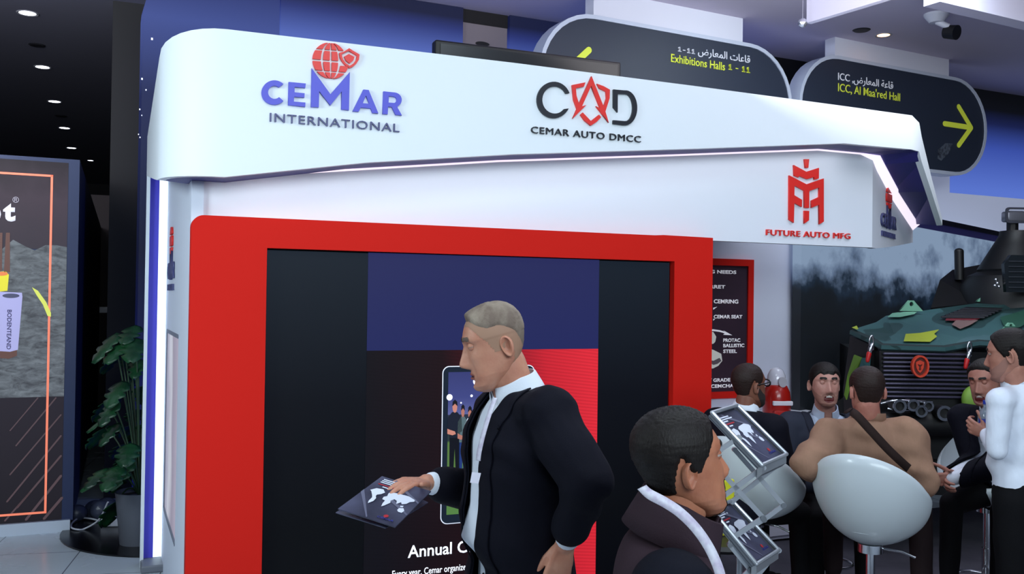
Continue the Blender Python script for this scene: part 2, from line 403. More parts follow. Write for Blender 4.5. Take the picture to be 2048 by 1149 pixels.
# security camera under the pale ceiling
p = PZ(1873, 28, CZ)
o = empty('security_camera', tuple(p), 'white ceiling security camera with a black tilted lens dome', 'camera')
MB().lathe([(0.11, 0), (0.11, -0.02), (0.085, -0.05), (0.06, -0.08), (0.0001, -0.085)], p, 28).build('mount', mat('cam_white', (200, 202, 212), 0.4), o, smooth=35)
q = p + R0 * 0.12 + V(0, 0, -0.16) - FH * 0.05
MB().cyl(p + V(0, 0, -0.07), q + (p - q) * 0.2, 0.028, 16).build('arm', mat('cam_white', (200, 202, 212), 0.4), o, smooth=35)
MB().cyl(q + R0 * -0.03 + FH * 0.06, q + R0 * 0.03 + V(0, 0, -0.03) - FH * 0.03, 0.06, 24, 0.066).build('lens_housing', M_black, o, smooth=35)

# dropped white beams at the top right
Us = (R0 * 0.8806 + FH * 0.474).normalized()
pc = PD(1613, 46, 7.0); dd = (FH * 0.85 - R0 * 0.53).normalized(); nn = V(0, 0, 1).cross(dd)
m = MB(); A = pc; B = pc - dd * 2.6; nb = -nn if nn.dot(R0) < 0 else nn
vs = [A, B, B + nb * 0.05, A + nb * 0.05]
m.add([V(v.x, v.y, z) for z in (pc.z, CZ) for v in vs], [(0, 1, 2, 3), (4, 7, 6, 5), (0, 4, 5, 1), (1, 5, 6, 2), (2, 6, 7, 3), (3, 7, 4, 0)])
tag(m.build('trim_1', mat('beam_white', (215, 214, 232), 0.7)), kind='structure')
pc2 = PD(1880, 3, 7.4); q2 = pc2 + Us * 4
m = MB(); up = V(0, 0, 1); bk = Us.cross(up)
if bk.dot(FH) < 0: bk = -bk
vs = [pc2, q2, q2 + bk * 0.15, pc2 + bk * 0.15]
m.add([V(v.x, v.y, z) for z in (pc2.z, CZ) for v in vs], [(0, 1, 2, 3), (4, 7, 6, 5), (0, 4, 5, 1), (1, 5, 6, 2), (2, 6, 7, 3), (3, 7, 4, 0)])
tag(m.build('trim_2', mat('beam_white', (215, 214, 232), 0.7)), kind='structure')
# small cut glass pendant under the beam corner
p = PD(1605, 46, 6.9)
o = empty('glass_pendant', (p.x, p.y, CZ), 'small faceted glass pendant hanging by the corner of the white beam', 'pendant')
t = bmesh.new(); bmesh.ops.create_icosphere(t, subdivisions=2, radius=0.035)
MB().merge(t, 0, Matrix.Translation(p)).build('crystal', mat('cut_glass', (190, 195, 205), 0.1, 0.8), o)
MB().cyl(p + V(0, 0, 0.03), V(p.x, p.y, CZ), 0.003, 6).build('cord', M_chrome, o)

# ------------------------------------------------------------------ hanging direction signs
def sign_pt(px, py, off=0.0):
    p0 = CAM + R0 * 2.71 + FH * 9.15
    return PPL(px, py, p0, Us.cross(V(0, 0, 1)))
sp0 = CAM + R0 * 2.71 + FH * 9.15; sp0.z = 0
SG = Plane(sp0, Us)
M_sgn = mat('sign_charcoal', (40, 48, 64), 0.5)
M_rim = mat('sign_rim', (196, 204, 220), 0.4)
M_yel = mat('sign_yellow', (214, 226, 70), 0.6, emit=0.12)
M_sw = mat('sign_white_letters', (225, 228, 238), 0.6, emit=0.12)
def capsule(x0, x1, z0, z1, n=18):
    r = (z1 - z0) / 2; zc = (z0 + z1) / 2; pts = []
    for k in range(n + 1):
        a = -math.pi / 2 + math.pi * k / n; pts.append((x1 - r + r * math.cos(a), zc + r * math.sin(a)))
    for k in range(n + 1):
        a = math.pi / 2 + math.pi * k / n; pts.append((x0 + r + r * math.cos(a), zc + r * math.sin(a)))
    return pts
ZT, ZB = 4.27, 3.22
def hsign(xa, xb, zt, zbm, label, sid):
    a = SG.px(xa, 200)[0]; b = SG.px(xb, 250)[0]
    o = empty('hanging_sign', tuple(SG.at((a + b) / 2, zt)), label, 'sign')
    shape('sign_panel', [capsule(a + 0.035, b - 0.035, zbm + 0.035, zt - 0.035)], SG.mat(-0.02), M_sgn, o, 0.03)
    shape('sign_rim', [capsule(a, b, zbm, zt), capsule(a + 0.035, b - 0.035, zbm + 0.035, zt - 0.035)[::-1]], SG.mat(-0.16), M_rim, o, 0.18)
    shape('back_panel', [capsule(a + 0.03, b - 0.03, zbm + 0.03, zt - 0.03)], SG.mat(-0.15), M_sgn, o, 0.02)
    return o
s1 = hsign(1076, 1581, 4.27, 3.20, 'left hanging dark oval sign reading Exhibitions Halls 1 - 11', 1)
s2 = hsign(1596, 1971, 4.31, 3.25, 'right hanging dark oval sign with the yellow arrow, reading ICC, Al Maared Hall', 2)
ptext('lettering', '1-11', SG, 1354, 104, 1388, 108, 13, M_sw, s1, off=0.012, bold=0.012)
ptext('lettering', arabic('قاعات المعارض'), SG, 1394, 112, 1498, 124, 15, M_sw, s1, off=0.012, bold=0.008)
ptext('lettering', 'Exhibitions Halls', SG, 1340, 126, 1448, 140, 17, M_yel, s1, off=0.012, bold=0.010)
ptext('lettering', '1 - 11', SG, 1455, 140.5, 1498, 146, 16, M_yel, s1, off=0.012, bold=0.012)
ptext('lettering', arabic('قاعة المعارض'), SG, 1400, 192, 1470, 199, 12, M_sw, s1, off=0.012, bold=0.008)
ptext('lettering', 'ICC ,' + arabic('قاعة المعارض'), SG, 1674, 162, 1784, 177, 15, M_sw, s2, off=0.012, bold=0.008)
ptext('lettering', "ICC, Al Maa'red Hall", SG, 1674, 184, 1798, 202, 17, M_yel, s2, off=0.012, bold=0.008)
ptext('lettering', arabic('قاعات المعارض'), SG, 1700, 226, 1798, 242, 13, M_sw, s2, off=0.012, bold=0.008)
def thick_line(p, q, wd, n=6):
    p = Vector(p); q = Vector(q); d = (q - p).normalized(); nn = Vector((-d.y, d.x)); out = []
    a0 = math.atan2(nn.y, nn.x)
    for k in range(n + 1):
        a = a0 + math.pi * k / n; out.append((p.x + wd * math.cos(a), p.y + wd * math.sin(a)))
    for k in range(n + 1):
        a = a0 + math.pi + math.pi * k / n; out.append((q.x + wd * math.cos(a), q.y + wd * math.sin(a)))
    return out
def arrow(pl, tip, tails, wd, parent, name='arrow'):
    T = pl.px(*tip); mb = []
    for k, t in enumerate(tails):
        o = shape(name, [thick_line(pl.px(*t), T, wd)], pl.mat(0.012 + 0.0008 * k), M_yel, parent, 0.004)
        mb.append(o)
    return mb
arrow(SG, (1940, 256), ((1887, 248), (1915, 214), (1915, 291)), 0.028, s2)
arrow(SG, (1123, 150), ((1176, 101), (1210, 152)), 0.028, s1)
# little shiny sticker low on the right sign
st = shape('sticker', [[SG.px(*p) for p in ((1874, 300), (1889, 287), (1903, 288), (1896, 306), (1880, 322), (1873, 318))]], SG.mat(0.012), mat('sticker_grey', (92, 100, 112), 0.4, var=(30, (30, 34, 44))), s2, 0.003)
# ceiling boxes carrying the signs
for (xa, xb, zt, k) in ((1188, 1487, 4.27, 3), (1672, 1900, 4.31, 4)):
    a = SG.px(xa, 60)[0]; b = SG.px(xb, 60)[0]; a2 = (a, b)
    o = shape('trim_%d' % k, [[(a, zt - 0.03), (b, zt - 0.03), (b, CZ), (a, CZ)]], SG.mat(-0.14), mat('box_white', (222, 224, 236), 0.6), None, 0.13)
    tag(o, kind='structure')

# ------------------------------------------------------------------ neighbouring stand on the far left: digital screen wall
U3 = (R0 * 0.905 + FH * 0.425).normalized()
g0 = PZ(131, 1062, 0.0)
LS = Plane(g0, U3)
dep = (FH * math.cos(math.radians(22.3)) - R0 * math.sin(math.radians(22.3))).normalized()
o = empty('display_wall', tuple(g0), 'tall digital display wall on the far left, orange outlined picture of rock and canisters', 'display')
def lsz(y): return LS.px(131, y)[1]
ztop = lsz(326); z0 = lsz(1048)
m = MB(); a = g0; b = g0 - U3 * 3.0; L = 13
cs = [b, a + U3 * 0.05, a + U3 * 0.05 + dep * L, b + dep * L]
m.add([V(v.x, v.y, z) for z in (0.08, ztop + 0.03) for v in cs], [(0, 3, 2, 1), (4, 5, 6, 7), (0, 1, 5, 4), (1, 2, 6, 5), (2, 3, 7, 6), (3, 0, 4, 7)])
m.build('body', mat('navy_panel', (30, 44, 84), 0.45), o)
shape('base', [[(-3.0, 0), (0.03, 0), (0.03, 0.09), (-3.0, 0.09)]], LS.mat(-0.1), mat('base_white', (190, 200, 215), 0.5), o, 0.14)
# picture on the screen
def rock_screen():
    m = bpy.data.materials.new('rock_picture'); m.use_nodes = True; nt = m.node_tree; b = nt.nodes['Principled BSDF']
    g = nt.nodes.new('ShaderNodeNewGeometry'); mp = nt.nodes.new('ShaderNodeMapping'); nt.links.new(g.outputs['Position'], mp.inputs[0]); mp.inputs['Scale'].default_value = (1, 1, 2.6)
    n = nt.nodes.new('ShaderNodeTexNoise'); n.inputs['Scale'].default_value = 9; n.inputs['Detail'].default_value = 9; n.inputs['Roughness'].default_value = 0.7; n.inputs['Distortion'].default_value = 0.6
    nt.links.new(mp.outputs[0], n.inputs[0])
    r = nt.nodes.new('ShaderNodeValToRGB'); e = r.color_ramp.elements; e[0].position = 0.35; e[0].color = (*lin((48, 50, 60)), 1); e[1].position = 0.68; e[1].color = (*lin((122, 132, 142)), 1)
    nt.links.new(n.outputs['Fac'], r.inputs[0]); nt.links.new(r.outputs[0], b.inputs['Emission Color']); b.inputs['Emission Strength'].default_value = 0.8
    b.inputs['Base Color'].default_value = (0.02, 0.02, 0.02, 1); b.inputs['Roughness'].default_value = 0.4
    return m
zs = lsz(545); zr = lsz(793)
def strip(name, za, zb_, mm, xa=-3.0, xb=-0.03, off=0.0, th=0.004): return shape(name, [[(xa, za), (xb, za), (xb, zb_), (xa, zb_)]], LS.mat(off), mm, o, th)
zk = lsz(500)
strip('screen_picture', zk, ztop, ramp_emit('picture_top', [(0, (66, 60, 72)), (0.6, (78, 66, 80)), (1, (50, 42, 52))], 'Z', zk, ztop, 0.8, 0.5, 6))
jag = [(-3.0, zr)] + [(-0.03, zr)] + [(-0.03 - 2.97 * k / 40, zk + 0.03 * math.sin(k * 1.7) + 0.02 * math.sin(k * 4.1) + 0.02) for k in range(41)]
shape('rock_picture', [jag], LS.mat(0.001), rock_screen(), o, 0.004)
strip('screen_picture', z0, zr, ramp_emit('picture_low', [(0, (22, 16, 26)), (1, (40, 34, 46))], 'Z', z0, zr, 0.8))
m_or = mat('orange_line', (226, 120, 92), 0.5, emit=0.75)
xo = LS.px(99, 600)[0]
strip('orange_outline', lsz(1022), lsz(352), m_or, xo - 0.008, xo + 0.008, 0.006)
strip('orange_outline', lsz(1024) - 0.0, lsz(1024) + 0.016, m_or, -3.0, xo + 0.008, 0.006); strip('orange_outline', lsz(352) - 0.016, lsz(352), m_or, -3.0, xo + 0.008, 0.006)
m_ds = mat('diagonal_lines', (74, 56, 60), 0.5, emit=0.7)
def diag(p, q, wd):
    shape('diagonal_line', [thick_line(LS.px(*p), LS.px(*q), wd, 2)], LS.mat(0.007), m_ds, o, 0.002)
for p, q, wd in (((20, 862), (76, 796), .004), ((32, 892), (112, 796), .005), ((20, 950), (122, 830), .005), ((14, 1004), (122, 872), .006), ((34, 1016), (122, 912), .007), ((52, 1040), (122, 952), .009), ((88, 1038), (124, 996), .010), ((10, 1042), (60, 985), .006)):
    diag(p, q, wd)
ptext('lettering', 't', LS, 6, 440, 31, 441, 37, mat('screen_lettering', (214, 214, 226), 0.5, emit=0.8), o, off=0.008, bold=0.05, thick=0.003)
ptext('lettering', 'o', LS, -24, 440, 2, 440, 37, MATS['screen_lettering'], o, off=0.008, bold=0.05, thick=0.003)
ptext('lettering', '®', LS, 25, 406, 38, 406, 12, mat('screen_lettering_dim', (150, 146, 158), 0.5, emit=0.7), o, off=0.008, thick=0.003)
# printed canister, yellow cap, ribbon on the picture
def quad(name, pts, mm, off, par=o, pl=LS, th=0.002): return shape(name, [[pl.px(*p) for p in pts]], pl.mat(off), mm, par, th)
def oval(cx, cy, rx, ry, n=24): return [(cx + rx * math.cos(2 * math.pi * k / n), cy + ry * math.sin(2 * math.pi * k / n)) for k in range(n)]
quad('picture_canister_foot', [(-10, 700), (34, 700), (34, 712), (18, 718), (-10, 716)], mat('pic_brown', (84, 54, 46), 0.5, emit=0.7), 0.008)
quad('picture_canister', [(-12, 590), (0, 584), (44, 586), (45, 594), (36, 700), (20, 704), (-12, 702)], mat('pic_lilac', (150, 148, 190), 0.5, emit=0.75), 0.009)
quad('picture_canister_mouth', oval(22, 592, 17, 4.5), mat('pic_slate', (60, 62, 88), 0.5, emit=0.7), 0.012)
quad('picture_cap', [(-12, 545), (12, 543), (18, 550), (15, 582), (-12, 585)], mat('pic_yellow', (200, 190, 40), 0.5, emit=0.75), 0.009)
quad('picture_cap_rim', oval(2, 548, 14, 4), mat('pic_orange', (200, 110, 60), 0.5, emit=0.75), 0.012)
quad('picture_ribbon', [(64, 575), (76, 582), (92, 604), (102, 626), (102, 634), (95, 632), (86, 610), (74, 592)], mat('pic_lime', (190, 196, 84), 0.5, emit=0.75), 0.009)
quad('picture_shell', [(0, 466), (5, 466), (4, 542), (-3, 542)], mat('pic_brown', (84, 54, 46), 0.5), 0.009)
quad('picture_shell', [(12, 466), (20, 466), (20, 545), (8, 545)], MATS['pic_brown'], 0.009)
# vertical lettering on the canister
vt = Plane(LS.at(*LS.px(15, 620)), V(0, 0, -1), LS.U)
text('lettering', 'BODENTEAND', vt, 0.0, 0.0, 0.30, 0.03, mat('pic_ink', (60, 58, 110), 0.5), o, off=0.014, thick=0.001, bold=0.01) if vt.N.dot(LS.N) > 0 else None

# ------------------------------------------------------------------ black round plinth, plant, cables
pz = PZ(215, 1098, 0.0)
cx, cy = 0.28, 7.72
MBp = MB().lathe([(0.0001, 0), (0.90, 0), (0.90, 0.012), (0.0001, 0.012)], (0.55, 7.97, 0.0), 64)
tag(MBp.build('floor_disc', mat('disc_black', (9, 9, 11), 0.25)), 'low glossy black round floor base at the foot of the blue wall', 'plinth')

pp = PZ(268, 1085, 0.012); pp = V(pp.x + 0.03, pp.y - 0.02, 0.012)
plant = empty('potted_plant', tuple(pp), 'dark green monstera plant in a grey pot beside the left end of the stand', 'plant')
MB().lathe([(0.0001, 0), (0.13, 0), (0.165, 0.36), (0.17, 0.38), (0.155, 0.38), (0.15, 0.34), (0.0001, 0.34)], pp, 32).build('pot', mat('pot_grey', (84, 88, 98), 0.5), plant, smooth=40)
MB().lathe([(0.0001, 0.33), (0.149, 0.345), (0.149, 0.33)], pp, 24).build('soil', mat('soil', (30, 22, 18), 0.95), plant)
m_leaf = mat('leaf_green', (28, 78, 44), 0.35, var=(6, (12, 44, 28)), bump=(30, 0.3)); m_stem = mat('stem_green', (40, 66, 40), 0.5)
rnd = random.Random(3)
leaf_specs = []
for i in range(34):
    ang = rnd.uniform(0, 2 * math.pi); h = rnd.uniform(0.15, 1.25); r = rnd.uniform(0.10, 0.34) * (1.25 - 0.35 * h)
    leaf_specs.append((ang, h, r, rnd.uniform(0.12, 0.19)))
for (x, y, s) in ((225, 795, .19), (212, 850, .18), (258, 885, .2), (236, 1000, .2), (262, 760, .13), (274, 820, .15), (246, 940, .16), (262, 850, .15)):
    q = PD(x, y, 7.15); leaf_specs.append((math.atan2(q.y - pp.y, q.x - pp.x), q.z - 0.40, math.hypot(q.x - pp.x, q.y - pp.y), s))
for (ang, h, r, s) in leaf_specs:
    base = pp + V(0, 0, 0.34); tip = pp + V(math.cos(ang) * r, math.sin(ang) * r, 0.38 + h)
    if tip.y > 7.7: tip.y = 7.7 - rnd.random() * 0.2
    mid = (base + tip) / 2 + V(0, 0, 0.16)
    pts = [base * (1 - t) ** 2 + mid * 2 * t * (1 - t) + tip * t * t for t in [k / 8 for k in range(9)]]
    MB().sweep(pts, [0.006] * 9, 6).build('stem', m_stem, plant, smooth=40)
    # leaf: heart outline with cut lobes, bent along the midrib
    d = V(math.cos(ang), math.sin(ang), -0.55 + rnd.uniform(-0.3, 0.2)).normalized(); sd = d.cross(V(0, 0, 1)).normalized(); up = sd.cross(d)
    m = MB(); rows = 12; vs = []; fs = []
    for k in range(rows + 1):
        t = k / rows; wd = s * 0.62 * math.sin(math.pi * min(1, (t * 0.92 + 0.06))) ** 0.6 * (1 - 0.25 * t)
        if k % 3 == 2 and 2 < k < rows - 1: wd *= 0.55
        yy = (t - 0.12) * s * 1.5; dr = -0.25 * t * t * s
        for j in (-1, -0.5, 0, 0.5, 1): vs.append(tip + d * (yy - abs(j) * 0.03 * s) + sd * (j * wd) + up * (dr + 0.10 * s * (1 - abs(j)) - 0.05 * s))
    for k in range(rows):
        for j in range(4): a = k * 5 + j; fs.append((a, a + 1, a + 6, a + 5))
    m.add(vs, fs); lf = m.build('leaf', m_leaf, plant, smooth=60)
    md = lf.modifiers.new('s', 'SOLIDIFY'); md.thickness = 0.002

m_cab = mat('cable_white', (190, 194, 205), 0.5)
def cable(pts, r, label, mm=m_cab, name='cable'):
    P = [Vector(p) for p in pts]; out = []
    for i in range(len(P) - 1):
        p0 = P[max(i - 1, 0)]; p1 = P[i]; p2 = P[i + 1]; p3 = P[min(i + 2, len(P) - 1)]
        for k in range(8):
            t = k / 8; out.append(0.5 * ((2 * p1) + (p2 - p0) * t + (2 * p0 - 5 * p1 + 4 * p2 - p3) * t * t + (3 * p1 - p0 - 3 * p2 + p3) * t ** 3))
    out.append(P[-1]); o = MB().sweep(out, r, 8).build(name, mm, None, smooth=60)
    return tag(o, label, 'cable')
def fz(x, y, z=0.02): return PZ(x, y, z)
cable([fz(216, 1005, .25), fz(198, 1040, .1), fz(170, 1058, .022), fz(156, 1060, .022), fz(143, 1056, .025), fz(145, 1046, .03), fz(160, 1037, .03), fz(190, 1040, .03), fz(214, 1050, .022)], 0.007, 'white cable looped on the floor beside the display wall base')
cable([fz(232, 1004, .05), fz(200, 1005, .06), fz(178, 1010, .05), fz(160, 1018, .022)], 0.006, 'thin white cable lying behind the looped one, under the plant')
ps = fz(228, 1052, 0.012)
po = empty('power_strip', tuple(ps), 'small white power adapter block on the black floor disc', 'power adapter', rz=-0.3)
MB().rbox((-0.09, -0.05, 0), (0.09, 0.05, 0.065), 0.012, 3).build('housing', mat('plug_white', (196, 200, 212), 0.4), po, smooth=40, local=True)
for k in (-0.045, 0.02): MB().cyl((k, 0, 0.062), (k, 0, 0.067), 0.016, 14).build('socket', mat('socket_grey', (90, 92, 100), 0.5), po, local=True)
bg = MB(); bgc = fz(176, 1040, 0.0)
for k in range(7): bg.ell(bgc + V(rnd.uniform(-.16, .16), rnd.uniform(-.05, .1), 0.05 + rnd.random() * .03), (.09, .07, .06 + rnd.random() * .03))
tag(bg.build('plastic_bag', mat('bag_grey', (62, 68, 88), 0.35, bump=(14, 0.8)), None, smooth=60), 'crumpled grey plastic bag on the floor behind the looped cable', 'bag')
# ================================================================== THE WHITE STAND
YC, YF, YR = 4.85, 5.10, 5.00
FC = Plane((0, YC, 0), (1, 0, 0)); FF = Plane((0, YF, 0), (1, 0, 0)); FR = Plane((0, YR, 0), (1, 0, 0))
M_can = mat('canopy_white', (232, 240, 246), 0.5, spec=0.15)
M_fas = mat('fascia_white', (230, 236, 246), 0.5, spec=0.25)
M_sof = mat('soffit_purple', (44, 40, 122), 0.5)
M_led = mat('led_strip', (255, 246, 255), 0.5, emit=0.95, ergb=(246, 232, 250))
M_red = mat('signal_red', (210, 34, 26), 0.6, spec=0.08)

canopy = empty('canopy', (0.3, YC, 2.43), 'large white canopy fascia with raised company logos wrapping over the top of the stand', 'canopy')
outer = []      # X, Y, ztop, zbottom
outer.append((0.19, 7.0, 2.93, 2.66))
for k in range(1, 5): t = k / 5; outer.append((0.19, 7.0 - 1.83 * t, 2.93 + 0.12 * t, 2.66 - 0.235 * t))
r = 0.30
for k in range(9):
    a = math.pi + math.pi / 2 * k / 8
    t = k / 8
    outer.append((0.19 + r + r * math.cos(a), YC + r + r * math.sin(a), 3.05 + 0.105 * math.sin(t * math.pi / 2) ** 0.7, 2.425))
for X, zt, zbm in ((1.2, 3.156, 2.545), (2.03, 3.156, 2.648), (3.2, 3.145, 2.765), (4.35, 3.128, 2.885), (4.93, 3.118, 2.888)):
    outer.append((X, YC, zt, zbm))
outer += [(5.02, 4.875, 3.08, 2.885), (5.10, 4.93, 3.0, 2.83), (5.42, 5.145, 2.76, 2.66), (5.8, 5.4, 2.50, 2.45)]
inner = []      # inner top line of the lower fascia (LED cove), one per outer point
def inn(i, X, Y):
    if i < 5: return (0.33, min(Y, 6.92))
    if i < 14: t = (i - 5) / 8; return (0.33 + (0.36 - 0.33) * t + 0.25 * max(0, t - .5), 5.25 - 0.15 * min(1, t * 2))
    return None
ip = [(0.326, 6.92), (0.33, 6.55), (0.335, 6.2), (0.34, 5.85), (0.35, 5.4)]
ip += [(0.355 + 0.02 * k, max(5.10, 5.26 - 0.03 * k)) for k in range(9)]
ip += [(1.2, 5.1), (2.03, 5.1), (3.2, 5.1), (4.35, 5.1), (4.72, 5.1), (4.83, 5.1), (4.93, 5.165), (5.35, 5.45), (5.99, 5.875)]
iz = [o_[3] for o_ in outer]; iz[-5:] = [2.885, 2.87, 2.82, 2.68, 2.50]
n = len(outer)
def strip_mesh(A, B, thick_dir=None):
    m = MB(); m.add(A + B, [(i, i + 1, n + i + 1, n + i) for i in range(n - 1)]); return m
def offset_in(path, d):
    out = []
    for i, p in enumerate(path):
        a = Vector(path[max(i - 1, 0)][:2]); b = Vector(path[min(i + 1, len(path) - 1)][:2]); t = (b - a).normalized()
        out.append((p[0] - t.y * d, p[1] + t.x * d))
    return out
oi = offset_in(outer, 0.04)
m = MB(); vs = []
for i, (X, Y, zt, zbm) in enumerate(outer):
    vs += [V(X, Y, zt), V(X, Y, zbm), V(oi[i][0], oi[i][1], zbm), V(oi[i][0], oi[i][1], zt)]
fs = []
for i in range(n - 1):
    a = 4 * i; b = a + 4
    for k in range(4): fs.append((a + k, a + (k + 1) % 4, b + (k + 1) % 4, b + k))
fs += [(0, 1, 2, 3), (4 * n - 4, 4 * n - 1, 4 * n - 2, 4 * n - 3)]
m.add(vs, fs); m.build('outer_fascia', M_can, canopy, smooth=25)
# purple soffit
m = MB(); A = [V(oi[i][0], oi[i][1], outer[i][3] + 0.001) for i in range(n)]; B = [V(ip[i][0], ip[i][1], iz[i] + 0.001) for i in range(n)]
A = [V(outer[i][0], outer[i][1], outer[i][3] - 0.0) for i in range(n)]
up = V(0, 0, 0.03)
m.add([p + up * 0.03 for p in A] + B + [p + up for p in A] + [p + up for p in B], [(i, i + 1, n + i + 1, n + i) for i in range(n - 1)] + [(2 * n + i, 3 * n + i, 3 * n + i + 1, 2 * n + i + 1) for i in range(n - 1)])
m.build('soffit', M_sof, canopy)
# roof board
MB().box((0.60, 4.92, 2.90), (4.85, 6.9, 2.93)).build('roof_board', M_can, canopy)
# lower fascia
fpts = [(0.352, 5.10, 2.44)] + [(ip[i][0], ip[i][1], iz[i]) for i in range(14, n)]
fpts[5:5] = []
fb = [2.235] * len(fpts); fb[-1] = 2.35; fb[-2] = 2.275; 
fpts = [(x, y if i < 5 else y, z) for i, (x, y, z) in enumerate(fpts)]
m = MB(); vs = []; k = len(fpts); fin = offset_in(fpts, 0.05)
for i, (x, y, z) in enumerate(fpts): vs += [V(x, y, z), V(x, y, fb[i]), V(fin[i][0], fin[i][1], fb[i]), V(fin[i][0], fin[i][1], z)]
fs = [(0, 1, 2, 3), (4 * k - 4, 4 * k - 1, 4 * k - 2, 4 * k - 3)]
for i in range(k - 1):
    a = 4 * i; b = a + 4
    for j in range(4): fs.append((a + j, a + (j + 1) % 4, b + (j + 1) % 4, b + j))
m.add(vs, fs); lower = m.build('lower_fascia', M_fas, canopy)
# LED cove along the joint
m = MB(); q = []
for i, (x, y, z) in enumerate(fpts): q.append((x, y, z))
fo = [(a_[0], a_[1]) for a_ in offset_in(q, -0.010)]; fo[-4:] = offset_in(q, -0.055)[-4:]; wz = [0.012] * k; wz[-1] = 0.05; wz[-2] = 0.05; wz[-3] = 0.04; wz[-4] = 0.03
vs = []
for i, (x, y, z) in enumerate(q): vs += [V(x, y, z - 0.002), V(fo[i][0], fo[i][1], z - 0.002), V(x, y, z - wz[i])]
fs = []
for i in range(k - 1):
    a = 3 * i; b = a + 3
    for j in range(3): fs.append((a + j, a + (j + 1) % 3, b + (j + 1) % 3, b + j))
m.add(vs, fs); m.build('led_strip', M_led, lower)

# ---- logos on the canopy, traced from the photograph
M_lb = mat('logo_blue', (76, 78, 200), 0.45); M_lr = mat('logo_red', (226, 44, 38), 0.45); M_lk = mat('logo_black', (16, 22, 34), 0.45); M_lg = mat('logo_slate', (70, 74, 120), 0.45)
def Z6(pts): return [(480 + x / 4.42, 60 + y / 4.42) for x, y in pts]     # zoomed crop of the left logo
def Z7(pts): return [(1020 + x / 6.383, 130 + y / 6.383) for x, y in pts]
def Z8(pts): return [(1480 + x / 4.7875, 280 + y / 4.7875) for x, y in pts]
def arc(cx, cy, rx, ry, a0, a1, n=16):
    return [(cx + rx * math.cos(math.radians(a0 + (a1 - a0) * k / n)), cy + ry * math.sin(math.radians(a0 + (a1 - a0) * k / n))) for k in range(n + 1)]
T = 0.014
C1 = Z6(arc(300, 558, 112, 108, -44, -318 + 2, 26) + arc(302, 556, 57, 58, -314, -48, 20))
pshape('logo_letter', FC, [C1], M_lb, canopy, T)
pshape('logo_letter', FC, [Z6([(427, 464), (578, 478), (573, 517), (479, 508), (478, 556), (567, 564), (565, 602), (475, 595), (472, 638), (574, 646), (573, 684), (422, 668)])], M_lb, canopy, T)
pshape('logo_letter', FC, [Z6([(630, 343), (795, 573), (966, 376), (958, 714), (892, 706), (894, 548), (794, 672), (696, 545), (692, 688), (624, 684)])], M_lb, canopy, T)
pshape('logo_letter', FC, [Z6([(1086, 531), (1132, 535), (1218, 742), (1166, 738), (1150, 698), (1063, 690), (1044, 727), (992, 722)]), Z6([(1080, 652), (1108, 583), (1138, 656)])], M_lb, canopy, T)
pshape('logo_letter', FC, [Z6([(1263, 547), (1352, 556)] + arc(1352, 622, 72, 66, -86, 60, 10) + [(1386, 690), (1426, 760), (1370, 754), (1336, 684), (1304, 682), (1300, 750), (1256, 746)]),
                           Z6([(1310, 588), (1350, 592)] + arc(1352, 622, 28, 28, -86, 84, 8) + [(1308, 646)])], M_lb, canopy, T)
# globe: red cells between white meridians and parallels
def globe_cells():
    cx, cy, R = 798, 276, 160; cells = []
    lat = [-78, -34, 2, 38, 80]
    def pt(lo, la):
        x = R * math.sin(math.radians(lo)) * math.cos(math.radians(la)); y = R * math.sin(math.radians(la))
        return (cx + x, cy + y + 0.08 * x)
    for i in range(4):
        la0, la1 = lat[i] + 3.2, lat[i + 1] - 3.2
        for lo0, lo1 in ((-88, -33), (-24, -3), (3.4, 24), (33, 88)):
            if lo0 == 33 and i in (0, 1): 
                if i == 1: continue
                lo1 = 62
            if lo0 == 33 and i == 2: la0_ = 14
            else: la0_ = la0
            c = [pt(lo0 + (lo1 - lo0) * k / 8, la0_) for k in range(9)] + [pt(lo1, la0_ + (la1 - la0_) * k / 6) for k in range(1, 7)] + [pt(lo1 - (lo1 - lo0) * k / 8, la1) for k in range(1, 9)] + [pt(lo0, la1 - (la1 - la0_) * k / 6) for k in range(1, 6)]
            cells.append(Z6(c))
    return cells
pshape('globe_emblem', FC, globe_cells(), M_lr, canopy, T)
pshape('shield_emblem', FC, [Z6([(960, 166), (1000, 192), (1052, 222), (1046, 268), (1022, 305), (990, 332), (962, 342), (925, 315), (898, 285), (878, 245), (872, 208), (915, 196)]),
                             Z6([(958, 188), (1030, 232), (1020, 272), (1000, 300), (964, 322), (930, 300), (905, 265), (894, 220)])], M_lr, canopy, T)
pshape('shield_emblem', FC, [Z6([(957, 217), (1007, 244), (996, 275), (965, 300), (933, 276), (916, 240)])], M_lr, canopy, T)
ptext('lettering', 'INTERNATIONAL', FC, 539, 246.5, 798, 262, 18, M_lg, canopy, thick=0.012, sp=1.12)
for ob in []: pass
# second logo
pshape('logo_letter', FC, [Z7(arc(548, 452, 214, 232, -22, -332, 34) + arc(560, 452, 160, 174, -318, -28, 30))], M_lk, canopy, T)
pshape('logo_letter', FC, [Z7([(1307, 318), (1440, 330)] + arc(1462, 552, 148, 222, -84, 84, 20) + [(1440, 775), (1303, 758), (1305, 710), (1450, 722)] + arc(1462, 550, 92, 172, 80, -84, 16) + [(1362, 374), (1361, 612), (1307, 548)])], M_lk, canopy, T)
pshape('star_shield_emblem', FC, [Z7([(1028, 148), (1182, 538), (1218, 430), (1212, 345), (1128, 303), (1098, 246), (1180, 276), (1262, 322), (1258, 430), (1204, 600), (1248, 742), (1086, 532), (1140, 560), (1024, 272), (906, 534), (962, 516), (788, 690), (842, 566), (800, 450), (780, 262), (950, 228), (930, 282), (828, 304), (836, 400), (868, 500)])], M_lr, canopy, T)
pshape('star_shield_emblem', FC, [Z7([(916, 612), (1020, 722), (1124, 640), (1150, 672), (1090, 735), (1018, 780), (940, 715), (888, 640)])], M_lr, canopy, T)
